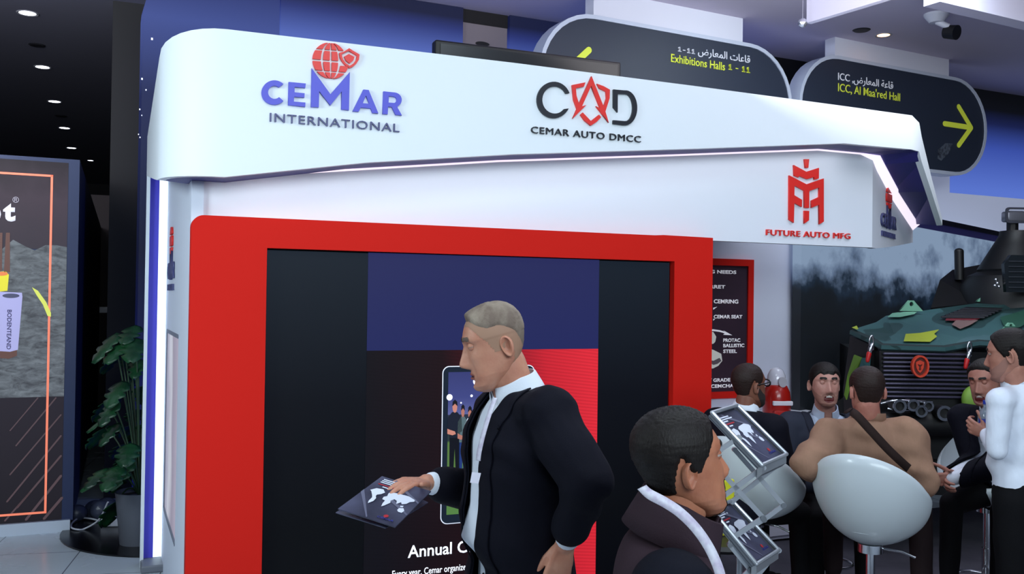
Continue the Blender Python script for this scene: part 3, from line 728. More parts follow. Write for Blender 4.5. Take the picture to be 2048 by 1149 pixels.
ptext('lettering', 'CEMAR AUTO DMCC', FC, 1061, 265, 1280, 287, 14, M_lk, canopy, thick=0.012, sp=1.1)
# lower fascia logo
pshape('helmet_emblem', FF, [Z8([(605, 187), (650, 187), (642, 270), (615, 270)])], M_lr, lower, T)
pshape('helmet_emblem', FF, [Z8([(503, 243), (624, 308), (744, 270), (742, 372), (700, 382), (698, 358), (628, 378), (552, 346), (550, 362), (508, 345)])], M_lr, lower, T)
pshape('helmet_emblem', FF, [Z8([(460, 342), (626, 428), (790, 371), (790, 784), (748, 810), (745, 622), (672, 652), (672, 583), (745, 549), (745, 458), (651, 492), (650, 654), (606, 652), (603, 488), (510, 440), (508, 532), (582, 576), (580, 645), (508, 606), (503, 797), (458, 765)])], M_lr, lower, T)
pshape('helmet_emblem', FF, [Z8([(604, 680), (650, 682), (648, 772), (604, 803)])], M_lr, lower, T)
ptext('lettering', 'FUTURE AUTO MFG', FF, 1531, 470, 1699, 479, 12, M_lr, lower, thick=0.012, sp=1.05)
# small logos repeated on the side faces
def small_logo(pl, u0, z0, sc, parent, flip=1):
    def S(pts): return [(u0 + x * sc * flip, z0 + y * sc) for x, y in pts]
    cs = []
    for i in range(3):
        for lo0, lo1 in ((-80, -30), (-22, -3), (3, 22), (30, 80)):
            la0, la1 = (-70 + i * 47, -70 + i * 47 + 40)
            f = lambda lo, la: (1.0 + 0.33 * math.sin(math.radians(lo)) * math.cos(math.radians(la)), 1.15 + 0.33 * math.sin(math.radians(la)))
            cs.append(S([f(lo0, la0), f((lo0 + lo1) / 2, la0), f(lo1, la0), f(lo1, (la0 + la1) / 2), f(lo1, la1), f((lo0 + lo1) / 2, la1), f(lo0, la1), f(lo0, (la0 + la1) / 2)]))
    shape('globe_emblem', cs, pl.mat(0.001), M_lr, parent, 0.012)
    shape('logo_letter', [S([(.78, 0.26), (.78, .92), (1.0, .5), (1.22, .92), (1.22, .26), (1.1, .26), (1.1, .6), (1.0, .36), (.9, .6), (.9, .26)])], pl.mat(0.001), M_lg, parent, 0.012)
    text('lettering', 'CE', pl, u0 + 0.05 * sc, z0 + 0.3 * sc, u0 + .72 * sc, .36 * sc, M_lg, parent, 0.012, 0.001, 0.03)
    text('lettering', 'AR', pl, u0 + 1.28 * sc, z0 + 0.3 * sc, u0 + 1.95 * sc, .36 * sc, M_lg, parent, 0.012, 0.001, 0.03)
    text('lettering', 'INTERNATIONAL', pl, u0 + 0.15 * sc, z0 + 0.02 * sc, u0 + 1.85 * sc, .15 * sc, M_lg, parent, 0.012, 0.001)
Ua = (V(5.99, 5.875, 0) - V(4.83, 5.10, 0)).normalized()
SRt = Plane((4.83, 5.10, 0), Ua)
small_logo(SRt, 0.22, 2.33, 0.26, lower)

# ---- side wall (left return) with inset picture
sw = empty('side_wall_panel', (0.34, 5.9, 0), 'pale narrow side wall of the stand with a small logo and an inset picture', 'wall panel')
Us2 = (V(0.352, 5.08, 0) - V(0.326, 6.92, 0)).normalized()
SWp = Plane((0.326, 6.92, 0), Us2); LW = (V(0.352, 5.08, 0) - V(0.326, 6.92, 0)).length
M_sw2 = mat('side_wall_white', (222, 230, 244), 0.5)
h0 = SWp.px(334, 662); h1 = SWp.px(357, 674); h2 = SWp.px(355, 1108)
ua, ub = h0[0], h1[0]; zt_ = h1[1]; zb_ = h2[1]
shape('wall_board', [[(0, 0), (LW, 0), (LW, 2.43), (0, 2.66)], [(ua, zb_), (ua, zt_), (ub, zt_), (ub, zb_)]], SWp.mat(-0.06), M_sw2, sw, 0.06)
shape('inset_picture', [[(ua - .02, zb_ - .02), (ub + .02, zb_ - .02), (ub + .02, zt_ + .02), (ua - .02, zt_ + .02)]], SWp.mat(-0.022), ramp_emit('inset_print', [(0, (150, 146, 168)), (0.4, (206, 198, 220)), (0.7, (176, 168, 190)), (0.85, (235, 238, 250)), (1, (190, 186, 206))], 'Y', 5.2, 6.6, 0.6, 0.4, 2.0), sw, 0.018)
MB().box((0, 0, 0), (1, 1, 1)).bm.free()
for (a, b) in (((ua, zb_), (ub, zb_)), ((ua, zt_), (ub, zt_)), ((ua, zb_), (ua, zt_))):
    shape('inset_edge', [thick_line(a, b, 0.012, 2)], SWp.mat(-0.01), mat('edge_grey', (120, 126, 142), 0.5), sw, 0.013)
sl = SWp.px(343, 583)[0]
small_logo(SWp, sl - 0.26, SWp.px(343, 583)[1], 0.28, sw)

# ---- vertical fin at the back left: white edge, purple board, lit strip
fin_o = canopy
FL = Plane((0, 6.95, 0), (1, 0, 0))
def fx(px, y): return FL.px(px, y)[0]
xa, xb, xc, xd = fx(287, 700), fx(294, 700), fx(313, 700), fx(333, 700)
shape('edge_board', [[(xa, 0), (xb, 0), (xb, 2.69), (xa, 2.69)]], FL.mat(0), M_can, fin_o, 0.06)
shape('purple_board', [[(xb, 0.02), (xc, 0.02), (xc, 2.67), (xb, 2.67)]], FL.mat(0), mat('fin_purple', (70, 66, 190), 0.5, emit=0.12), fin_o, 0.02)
shape('light_strip', [[(xc, 0.05), (xd + .02, 0.05), (xd + .02, 2.66), (xc, 2.66)]], FL.mat(-0.01), mat('lit_strip', (240, 250, 255), 0.5, emit=1.6, ergb=(225, 245, 255)), fin_o, 0.02)
MB().rbox((xb - 0.02, 6.72, 0), (xd + 0.05, 7.0, 0.05), 0.01).build('foot_plate', mat('foot_grey', (110, 114, 124), 0.5), fin_o)

# ---- the red video wall
vw = empty('video_wall', (1.9, YR, 0), 'large red framed video wall showing a navy slide, the stand front', 'video wall')
rx0 = FR.px(383, 440)[0]; rx1 = FR.px(1426, 480)[0]; rz = 2.245
tx0 = FR.px(534, 510)[0]; tx1 = FR.px(1349, 530)[0]; tz = 2.09; tb = 0.08
rl = [(rx0, 0)] + [(rx1, 0)] + [(rx1, rz)] + [(rx1 - 0.36, rz + 0.004), (rx1 - 0.42, rz)] + [(rx0 + 0.06 + 0.06 * math.cos(a), rz - 0.06 + 0.06 * math.sin(a)) for a in [math.pi / 2 + math.pi / 2 * k / 8 for k in range(9)]]
shape('red_surround', [rl, [(tx0, tb), (tx0, tz), (tx1, tz), (tx1, tb)]], FR.mat(-0.09), M_red, vw, 0.09)
shape('screen_back', [[(tx0 - .02, tb - .02), (tx1 + .02, tb - .02), (tx1 + .02, tz + .02), (tx0 - .02, tz + .02)]], FR.mat(-0.088), M_black, vw, 0.02)
scr = ramp_emit('screen_dark', [(0, (3, 5, 12)), (0.45, (9, 13, 24)), (1, (27, 37, 50))], 'Z', 0.6, 2.1, 0.8, base=0.004)
e = 0.008
FS = Plane((0, YR + 0.045, 0), (1, 0, 0))
screen = shape('screen', [[(tx0 + e, tb + e), (tx1 - e, tb + e), (tx1 - e, tz - e), (tx0 + e, tz - e)]], FS.mat(-0.02), scr, vw, 0.02)
def fs(px, py): return FS.px(px, py)
sx0 = fs(735, 600)[0]; sx1 = fs(1197, 600)[0]; st_ = fs(966, 513)[1]; sm_ = fs(966, 700)[1]; sb_ = tb + 0.02
shape('slide_banner', [[(sx0, sm_), (sx1, sm_), (sx1, st_), (sx0, st_)]], FS.mat(0.001), ramp_emit('slide_navy', [(0, (37, 43, 98)), (1, (42, 46, 96))], 'Z', sm_, st_, 0.9, base=0.004), screen, 0.003)
# slide body: dark plum to red
def slide_body():
    m = bpy.data.materials.new('slide_plum_red'); m.use_nodes = True; nt = m.node_tree; b = nt.nodes['Principled BSDF']
    g = nt.nodes.new('ShaderNodeNewGeometry'); s = nt.nodes.new('ShaderNodeSeparateXYZ'); nt.links.new(g.outputs['Position'], s.inputs[0])
    def mth(op, a, b_, c=None):
        q = nt.nodes.new('ShaderNodeMath'); q.operation = op
        for i, v in enumerate((a, b_, c)):
            if v is None: continue
            if isinstance(v, (int, float)): q.inputs[i].default_value = v
            else: nt.links.new(v, q.inputs[i])
        return q.outputs[0]
    t = mth('DIVIDE', mth('SUBTRACT', s.outputs['X'], sx0), sx1 - sx0)
    zz = mth('DIVIDE', mth('SUBTRACT', s.outputs['Z'], 0.6), sm_ - 0.6)
    v = mth('ADD', t, mth('MULTIPLY', mth('SUBTRACT', zz, 0.5), 0.10))
    r = nt.nodes.new('ShaderNodeValToRGB'); el = r.color_ramp.elements; el[0].position = 0.0; el[0].color = (*lin((12, 10, 20)), 1); el[1].position = 1; el[1].color = (*lin((228, 44, 60)), 1)
    for p, c in ((0.35, (28, 10, 18)), (0.52, (66, 12, 22)), (0.66, (150, 26, 42)), (0.80, (206, 36, 52))):
        q = el.new(p); q.color = (*lin(c), 1)
    nt.links.new(v, r.inputs[0])
    wv = mth('SINE', mth('MULTIPLY', mth('ADD', s.outputs['Z'], mth('MULTIPLY', s.outputs['X'], 0.12)), 330.0), None)
    st = mth('ADD', 0.92, mth('MULTIPLY', wv, 0.10))
    nt.links.new(r.outputs[0], b.inputs['Emission Color']); nt.links.new(st, b.inputs['Emission Strength'])
    b.inputs['Specular IOR Level'].default_value = 0.1; b.inputs['Base Color'].default_value = (0.004, 0.004, 0.004, 1); b.inputs['Roughness'].default_value = 0.5
    return m
shape('slide_body', [[(sx0, sb_), (sx1, sb_), (sx1, sm_), (sx0, sm_)]], FS.mat(0.001), slide_body(), screen, 0.003)
# tablet outline with the photo of a cricket team
def em(name, rgb, s=0.85): return mat(name, rgb, 0.5, emit=s, spec=0.1) if name not in MATS else MATS[name]
def rr(x0, y0, x1, y1, r, n=6):
    out = []
    for (cx, cy, a0) in ((x1 - r, y1 - r, 0), (x0 + r, y1 - r, 90), (x0 + r, y0 + r, 180), (x1 - r, y0 + r, 270)):
        for k in range(n + 1): a = math.radians(a0 + 90 * k / n); out.append((cx + r * math.cos(a), cy + r * math.sin(a)))
    return out
a = fs(880, 1050); b = fs(1069, 730)
shape('tablet_frame', [rr(a[0], a[1], b[0], b[1], 0.04)], FS.mat(0.003), em('tablet_line', (200, 205, 220)), screen, 0.002)
shape('tablet_body', [rr(a[0] + .005, a[1] + .005, b[0] - .005, b[1] - .005, 0.036)], FS.mat(0.005), em('tablet_dark', (20, 28, 40)), screen, 0.002)
a = fs(892, 1030); b = fs(1060, 742); sky_z = fs(900, 830)[1]
shape('team_photo', [[(a[0], sky_z), (b[0], sky_z), (b[0], b[1]), (a[0], b[1])]], FS.mat(0.007), ramp_emit('night_sky', [(0, (96, 104, 168)), (0.4, (62, 70, 140)), (1, (52, 58, 122))], 'Z', sky_z, b[1], 0.85), screen, 0.002)
shape('team_photo', [[(a[0], a[1]), (b[0], a[1]), (b[0], sky_z), (a[0], sky_z)]], FS.mat(0.007), ramp_emit('night_field', [(0, (90, 140, 70)), (0.72, (96, 132, 66)), (0.74, (34, 52, 56)), (1, (36, 46, 70))], 'Z', a[1], sky_z, 0.8), screen, 0.002)
for (x, y, r_) in ((898, 795, 6), (953, 763, 8), (942, 792, 2.5), (968, 800, 3), (921, 806, 1.6)):
    c = fs(x, y); q = fs(x + r_, y)[0] - c[0]
    shape('floodlight', [[(c[0] + q * math.cos(t * math.pi / 8), c[1] + q * math.sin(t * math.pi / 8)) for t in range(16)]], FS.mat(0.009), em('flood', (225, 225, 250), 1.0), screen, 0.001)
def player(cx, top, w_, shirt, legs, skin=(150, 96, 84)):
    c = lambda x, y: fs(cx + x * w_, y)
    h = 132
    shape('player_trousers', [[c(-.42, top + .52 * h), c(.42, top + .52 * h), c(.40, top + 1.18 * h), c(.12, top + 1.2 * h), c(0, top + .72 * h), c(-.15, top + 1.2 * h), c(-.45, top + 1.18 * h)]], FS.mat(0.010), em('pl' + str(legs), legs), screen, 0.001)
    shape('player_shirt', [[c(-.22, top + .17 * h), c(.22, top + .17 * h), c(.56, top + .25 * h), c(.62, top + .46 * h), c(.42, top + .48 * h), c(.42, top + .56 * h), c(-.42, top + .56 * h), c(-.42, top + .48 * h), c(-.64, top + .46 * h), c(-.56, top + .25 * h)]], FS.mat(0.012), em('pl' + str(shirt), shirt), screen, 0.001)
    shape('player_arm', [[c(-.62, top + .42 * h), c(-.38, top + .44 * h), c(.0, top + .46 * h), c(.08, top + .5 * h), c(-.2, top + .52 * h), c(-.62, top + .5 * h)]], FS.mat(0.014), em('pl' + str(skin), skin), screen, 0.001)
    shape('player_face', [[c(.2 * math.cos(t * math.pi / 6), top + .09 * h + .09 * h * math.sin(t * math.pi / 6)) for t in range(12)]], FS.mat(0.014), em('pl' + str(skin), skin), screen, 0.001)
    shape('player_hair', [[c(-.22, top + .08 * h), c(-.18, top + .01 * h), c(0, top - .02 * h), c(.18, top + .01 * h), c(.22, top + .08 * h), c(0, top + .04 * h)]], FS.mat(0.016), em('pl(20, 20, 26)', (20, 20, 26)), screen, 0.001)
player(975, 812, 17, (190, 195, 205), (30, 36, 60))
player(952, 806, 17, (34, 40, 80), (22, 28, 52))
player(938, 814, 18, (190, 198, 210), (24, 26, 34))
player(924, 811, 17, (72, 88, 92), (30, 48, 96))
player(908, 802, 24, (22, 26, 38), (14, 16, 24), (170, 110, 96))
M_st = em('slide_text', (232, 236, 246), 0.95)
ptext('slide_lettering', 'Annual Cricket', FS, 815, 1118, 1006, 1096, 25, M_st, screen, thick=0.002, off=0.004, bold=0.012)
ptext('slide_lettering', 'Every year, Cemar organizes', FS, 784, 1151, 936, 1144, 14, M_st, screen, thick=0.002, off=0.004, bold=0.004)
ptext('slide_lettering', 'matches.', FS, 1085, 1143, 1147, 1139, 10, M_st, screen, thick=0.002, off=0.004)

# ---- black display seen over the top edge of the canopy
a = PY(868, 90, 5.5); b = PY(1238, 130, 5.5)
dsp = empty('flat_display', ((a.x + b.x) / 2, 5.5, 2.93), 'thin black flat display standing on top of the canopy, only its top edge showing', 'display')
zt_d = PY(1050, 103, 5.5).z
MB().rbox((a.x, 5.47, 2.94), (b.x, 5.55, zt_d), 0.012).build('casing', mat('casing_black', (16, 17, 20), 0.4), dsp)
MB().box((a.x + .03, 5.462, 2.97), (b.x - .03, 5.472, zt_d - .025)).build('panel', mat('panel_black', (26, 30, 34), 0.25), dsp)

# ---- inner room wall with the red framed poster
WY = 6.5; FW_ = Plane((0, WY, 0), (1, 0, 0))
wx1 = FW_.px(1603, 600)[0]
iw = MB().box((0.4, WY, 0), (wx1, WY + 0.08, 2.9)).build('wall_panel', mat('inner_wall_white', (214, 216, 234), 0.5))
tag(iw, 'white inner wall of the stand behind the poster and counter', 'wall panel')
pst = empty('poster', (4.0, WY, 1.5), 'dark plum poster in a red frame listing armour products, on the white inner wall', 'poster')
px0 = FW_.px(1180, 600)[0]; px1 = FW_.px(1503, 600)[0]; pt = FW_.px(1470, 519)[1]; pb = FW_.px(1470, 796)[1]
fi = 0.055
shape('frame', [[(px0, pb), (px1, pb), (px1, pt), (px0, pt)], [(px0 + fi, pb + fi), (px0 + fi, pt - fi), (px1 - fi, pt - fi), (px1 - fi, pb + fi)]], FW_.mat(0), M_red, pst, 0.03)
shape('print', [[(px0 + fi, pb + fi), (px1 - fi, pb + fi), (px1 - fi, pt - fi), (px0 + fi, pt - fi)]], FW_.mat(0.0), mat('poster_plum', (54, 32, 48), 0.5, var=(2.5, (36, 24, 40)), emit=0.10), pst, 0.015)
M_pw = mat('poster_white', (235, 232, 240), 0.5, emit=0.25)
for s_, xa_, xb_, y_, h_ in (('OUTING NEEDS', 1376, 1470, 547, 7), ('TURRET', 1399, 1448, 577, 7), ('CEMRING', 1425, 1474, 607, 8), ('CEMAR SEAT', 1425, 1482, 637, 7), ('PROTAC', 1444, 1478, 684, 7), ('BALLISTIC', 1444, 1486, 694.5, 7), ('STEEL', 1444, 1471, 706, 7), ('MILITARY GRADE', 1376, 1458, 764, 7), ('MATERIALS (CEMCHAT)', 1356, 1474, 776, 7)):
    ptext('lettering', s_, FW_, xa_, y_, xb_, y_ + 0.4, h_, M_pw, pst, thick=0.002, off=0.016, bold=0.03)
def pq(name, pts, mm, off=0.016): return shape(name, [[FW_.px(*p) for p in pts]], FW_.mat(off), mm, pst, 0.002)
pq('arrow_mark', [(1424, 616), (1432, 614), (1424, 620)], M_pw); pq('arrow_mark', [(1424, 638), (1428, 638), (1424, 642)], M_pw)
pq('arrow_mark', [(1400, 660), (1424, 659), (1438, 661), (1448, 664), (1444, 661), (1462, 671), (1444, 670), (1447, 667), (1436, 664), (1424, 662.5), (1400, 664)], M_pw)
pq('vehicle_picture', [(1390, 690), (1424, 700), (1440, 708), (1442, 722), (1434, 732), (1424, 737), (1390, 740)], mat('poster_cream', (208, 206, 200), 0.5, emit=0.2))
pq('vehicle_picture', [(1390, 668), (1424, 664), (1430, 674), (1428, 684), (1424, 688), (1390, 690)], MATS['poster_cream'])
pq('vehicle_picture', [(1400, 716), (1424, 722), (1436, 716), (1440, 722), (1432, 728), (1424, 730)], mat('poster_grey', (110, 96, 104), 0.5), 0.019)

# ---- white counter with the red capsule coffee machine
cx0 = FW_.px(1420, 800)[0]; cx1 = wx1 - 0.01
cnt = empty('counter', ((cx0 + cx1) / 2, 6.2, 0), 'white counter cabinet against the inner wall below the poster', 'counter')
MB().box((cx0 + 0.02, 5.95, 0.03), (cx1 - 0.02, WY - 0.01, 0.915)).build('cabinet', mat('counter_white', (222, 220, 236), 0.4), cnt)
MB().rbox((cx0, 5.9, 0.92), (cx1, WY - 0.005, 0.95), 0.005).build('counter_top', mat('counter_top_white', (232, 230, 242), 0.3), cnt)
for k in (0, 1): MB().box((cx0 + 0.03 + k * 0.8, 5.935, 0.06), (cx0 + 0.8 + k * 0.8 - 0.01, 5.95, 0.90)).build('door', mat('counter_white', (222, 220, 236), 0.4), cnt)
cp = PD(1553, 812, 7.55); cp.z = 0.95
cm = empty('coffee_machine', tuple(cp), 'red capsule coffee machine with a clear water tank on the white counter', 'coffee machine', rz=-0.3); cm.scale = (.84, .84, 1.0)
M_cmr = mat('machine_red', (176, 26, 18), 0.3, coat=0.4)
m = MB(); prof = [(0.125, 0.0), (0.13, 0.02), (0.128, 0.14), (0.12, 0.19), (0.095, 0.235), (0.08, 0.245), (0.0001, 0.245)]
m.lathe(prof, (0, 0, 0), 32, M=Matrix.Diagonal((1.0, 1.05, 1.0, 1))); m.build('body', M_cmr, cm, smooth=40, local=True)
MB().lathe([(0.085, 0.24), (0.088, 0.27), (0.082, 0.32), (0.06, 0.36), (0.03, 0.378), (0.0001, 0.38)], (0, 0.01, 0), 28).build('water_tank', mat('tank_clear', (222, 218, 232), 0.12, emit=0.0, coat=0.5), cm, smooth=40, local=True)
m = MB(); m.cyl((0.02, -0.07, 0.27), (0.02, -0.105, 0.27), 0.04, 24); m.build('brew_head', mat('head_grey', (190, 186, 196), 0.3), cm, smooth=40, local=True)
MB().rbox((-0.085, -0.145, 0.09), (0.105, -0.11, 0.125), 0.008).build('drip_tray', mat('tray_white', (232, 228, 236), 0.4), cm, local=True)
MB().rbox((-0.08, -0.155, 0.0), (0.10, -0.09, 0.05), 0.012).build('base_tray', M_cmr, cm, local=True)

# ---- smoky forest backdrop behind the vehicle
bd0 = CAM + R0 * 2.41 + FH * 7.92; bd1 = CAM + R0 * 6.35 + FH * 11.75; bd0.z = bd1.z = 0
BD = Plane(bd0, bd1 - bd0); LB = (bd1 - bd0).length + 0.8
za = BD.px(1890, 452)[1]; zc = BD.px(2000, 474)[1]; ua_ = BD.px(1890, 452)[0]; uc_ = BD.px(2000, 474)[0]
slope = (zc - za) / (uc_ - ua_); ztp = lambda u: za + slope * (u - ua_)
def smoke():
    m = bpy.data.materials.new('smoky_forest_print'); m.use_nodes = True; nt = m.node_tree; b = nt.nodes['Principled BSDF']
    g = nt.nodes.new('ShaderNodeNewGeometry'); s = nt.nodes.new('ShaderNodeSeparateXYZ'); nt.links.new(g.outputs['Position'], s.inputs[0])
    mp = nt.nodes.new('ShaderNodeMapping'); mp.inputs['Scale'].default_value = (0.8, 0.8, 1.0); nt.links.new(g.outputs['Position'], mp.inputs[0])
    n = nt.nodes.new('ShaderNodeTexNoise'); n.inputs['Scale'].default_value = 2.3; n.inputs['Detail'].default_value = 7; n.inputs['Roughness'].default_value = 0.6; nt.links.new(mp.outputs[0], n.inputs[0])
    mr = nt.nodes.new('ShaderNodeMapRange'); mr.inputs['From Min'].default_value = 1.72; mr.inputs['From Max'].default_value = 2.2; nt.links.new(s.outputs['Z'], mr.inputs[0])
    ad = nt.nodes.new('ShaderNodeMath'); ad.operation = 'MULTIPLY_ADD'; ad.inputs[1].default_value = 1.7; nt.links.new(n.outputs['Fac'], ad.inputs[0])
    sb = nt.nodes.new('ShaderNodeMath'); sb.operation = 'SUBTRACT'; sb.inputs[1].default_value = 0.88
    nt.links.new(mr.outputs[0], ad.inputs[2]); nt.links.new(ad.outputs[0], sb.inputs[0])
    r = nt.nodes.new('ShaderNodeValToRGB'); el = r.color_ramp.elements
    el[0].position = 0; el[0].color = (*lin((4, 6, 10)), 1); el[1].position = 1; el[1].color = (*lin((126, 146, 172)), 1)
    for p, c in ((0.3, (6, 12, 20)), (0.5, (18, 32, 48)), (0.75, (88, 106, 132))):
        q = el.new(p); q.color = (*lin(c), 1)
    nt.links.new(sb.outputs[0], r.inputs[0]); nt.links.new(r.outputs[0], b.inputs['Emission Color']); b.inputs['Emission Strength'].default_value = 1.0
    b.inputs['Base Color'].default_value = (0.01, 0.012, 0.015, 1); b.inputs['Roughness'].default_value = 0.6
    return m
bdo = empty('backdrop', tuple(bd0), 'backlit backdrop with a smoky dark forest behind the camouflage vehicle', 'backdrop')
shape('print', [[(0, 0), (LB, 0), (LB, ztp(LB)), (0, ztp(0))]], BD.mat(-0.08), smoke(), bdo, 0.08)
shape('top_rail', [[(0, ztp(0)), (LB, ztp(LB)), (LB, ztp(LB) + .05), (0, ztp(0) + .05)]], BD.mat(-0.1), mat('rail_navy', (12, 12, 30), 0.5), bdo, 0.14)
shape('light_trim', [[(0, ztp(0) - .07), (LB, ztp(LB) - .07), (LB, ztp(LB)), (0, ztp(0))]], BD.mat(0.002), mat('trim_indigo', (38, 38, 84), 0.5, emit=0.3), bdo, 0.01)
# ================================================================== PEOPLE
def orth(v, ref):
    v = Vector(v) - Vector(ref) * Vector(v).dot(ref); return v.normalized()
def remesh(mb, vox, smooth=3, fac=0.6):
    """one continuous closed surface from overlapping shapes"""
    me = bpy.data.meshes.new('r'); bmesh.ops.recalc_face_normals(mb.bm, faces=mb.bm.faces[:]); mb.bm.to_mesh(me); mb.bm.free()
    o = bpy.data.objects.new('r', me); COL.objects.link(o)
    r = o.modifiers.new('r', 'REMESH'); r.mode = 'VOXEL'; r.voxel_size = vox
    if smooth:
        s = o.modifiers.new('s', 'SMOOTH'); s.factor = fac; s.iterations = smooth
    out = bpy.data.meshes.new_from_object(o.evaluated_get(bpy.context.evaluated_depsgraph_get()))
    bpy.data.objects.remove(o); bpy.data.meshes.remove(me)
    out.materials.clear()
    return out
def get_co(me):
    a = np.empty(len(me.vertices) * 3); me.vertices.foreach_get('co', a); return a.reshape(-1, 3)
def get_no(me):
    a = np.empty(len(me.vertices) * 3); me.vertices.foreach_get('normal', a) if False else me.vertex_normals.foreach_get('vector', a); return a.reshape(-1, 3)
def set_co(me, a): me.vertices.foreach_set('co', a.reshape(-1)); me.update()
def fold(me, amp, ax, seed=0, freq=28):
    """soft cloth folds running across axis ax"""
    co = get_co(me); no = get_no(me); rs = np.random.RandomState(seed)
    ax = np.array(ax); h = np.zeros(len(co))
    for k in range(7):
        d = ax * rs.uniform(0.5, 1.2) + rs.normal(size=3) * 0.55
        h += np.sin(co @ (d * freq * rs.uniform(0.4, 1.5)) + rs.uniform(0, 6) + 1.6 * np.sin(co @ (rs.normal(size=3) * 9))) / 7
    h = np.sign(h) * np.abs(h) ** 1.1
    set_co(me, co + no * (h * amp * 2.0)[:, None])
def sub_mesh(me, keep, off=0.0, name='p'):
    """faces of me whose centre satisfies keep(N,3 array)->bool, moved out by off"""
    bm = bmesh.new(); bm.from_mesh(me); bm.verts.ensure_lookup_table()
    cen = np.array([f.calc_center_median()[:] for f in bm.faces]); k = keep(cen)
    if off:
        ns = [v.normal.copy() for v in bm.verts]
        for v, n_ in zip(bm.verts, ns): v.co += n_ * off
    bmesh.ops.delete(bm, geom=[f for f, q in zip(bm.faces, k) if not q], context='FACES')
    for it in range(10):
        bv = [(v, [e.other_vert(v).co.copy() for e in v.link_edges if e.is_boundary]) for v in bm.verts if v.is_boundary]
        for v, nb in bv:
            if len(nb) == 2: v.co = v.co * .5 + (nb[0] + nb[1]) * .25
    out = bpy.data.meshes.new(name); bm.to_mesh(out); bm.free(); return out
def join_meshes(lst, name):
    bm = bmesh.new()
    for me in lst:
        bm.from_mesh(me)
    out = bpy.data.meshes.new(name); bm.to_mesh(out); bm.free(); return out

# ---------------------------------------------------------------- head
HZ = np.array([-.122, -.118, -.110, -.097, -.083, -.070, -.045, -.02, 0, .02, .035, .05])
HF = np.array([.050, .066, .079, .086, .083, .086, .085, .084, .083, .083, .089, .090])
HB = np.array([.040, .030, .018, .004, -.018, -.042, -.068, -.084, -.092, -.098, -.101, -.102])
HW = np.array([.010, .022, .036, .048, .056, .061, .066, .070, .0725, .075, .076, .0765])
def head_grid(opt):
    NZ, NA = 118, 112
    t = np.linspace(0, 1, NZ); z = -0.122 + 0.2435 * (0.5 - 0.5 * np.cos(np.pi * (0.04 + 0.95 * t))) / 1.0
    z = np.clip(z, -0.122, 0.1214)
    # more columns at the front
    u = np.linspace(-1, 1, NA, endpoint=False); a = np.pi * (0.55 * u + 0.45 * u ** 3)
    f = np.interp(z, HZ, HF); b = np.interp(z, HZ, HB); w = np.interp(z, HZ, HW)
    up = z > 0.03; s = np.ones_like(z); q = np.clip((z - 0.03) / 0.0915, 0, 0.9999); s[up] = (1 - q[up] ** 2.15) ** (1 / 2.0)
    c = (f + b) / 2; c = np.where(up, -0.0065 - 0.012 * q, c)
    fe = np.where(up, 0.0945 * s ** 0.9, f - c); be = np.where(up, 0.095 * s, c - b); w = np.where(up, 0.0765 * s ** 0.92, w)
    jw = opt.get('jaw', 1.0); w = np.where(z < -0.02, w * (1 + (jw - 1) * np.clip((-0.02 - z) / 0.05, 0, 1)), w)
    Z, A = np.meshgrid(z, a, indexing='ij')
    sa, ca = np.sin(A), np.cos(A)
    X = w[:, None] * np.sign(sa) * np.abs(sa) ** 0.88
    Y = c[:, None] + np.where(ca > 0, fe[:, None], be[:, None]) * np.sign(ca) * np.abs(ca) ** 0.92
    fr = np.clip((ca + 0.1) / 0.5, 0, 1)
    G = lambda x0, z0, sx, sz: np.exp(-((np.abs(X) - x0) / sx) ** 2 - ((Z - z0) / sz) ** 2)
    d = np.zeros_like(X)
    nz = np.interp(Z, [-.048, -.044, -.037, -.030, -.022, 0.0, .022, .036], [0, .010, .023, .028, .026, .015, .005, 0]) * opt.get('nose', 1.0)
    nw = np.interp(Z, [-.045, -.03, 0, .03], [.0165, .0155, .0095, .008])
    d += nz * np.exp(-(X / nw) ** 2)
    d += 0.006 * G(.0135, -.037, .006, .008)                       # nostrils wings
    d -= 0.0125 * G(.031, .019, .017, .0125)                       # sockets
    d += 0.0045 * G(.028, .039, .020, .008)                        # brow
    d += 0.005 * G(.046, -.014, .016, .016)                        # cheekbone
    d += 0.004 * G(0, -.0605, .016, .0045) + 0.0055 * G(0, -.0725, .014, .0050)
    d -= 0.0045 * G(0, -.0665, .020, .0022)
    d -= 0.0035 * G(0, -.085, .018, .006)
    d += 0.006 * G(0, -.104, .016, .012)
    d -= 0.003 * G(.033, -.055, .006, .022)                        # smile fold
    if opt.get('open'):
        d -= 0.010 * G(0, -.068, .020, .010); d += 0.004 * G(.040, -.035, .014, .012)
    Y = Y + d * fr
    Y = np.where(Y < 0, Y * opt.get('back', 1.0), Y)
    P = np.stack([X, Y, Z], -1) * opt.get('scale', 1.0)
    return P, A, Z
def grid_normals(P):
    du = np.roll(P, -1, 1) - np.roll(P, 1, 1); dv = np.gradient(P, axis=0)
    n_ = np.cross(du, dv); l = np.linalg.norm(n_, axis=-1, keepdims=True); n_ = n_ / np.maximum(l, 1e-9)
    s = np.sign(np.sum(n_ * (P - np.array([0, 0, 0.0])), -1).mean()); return n_ * s
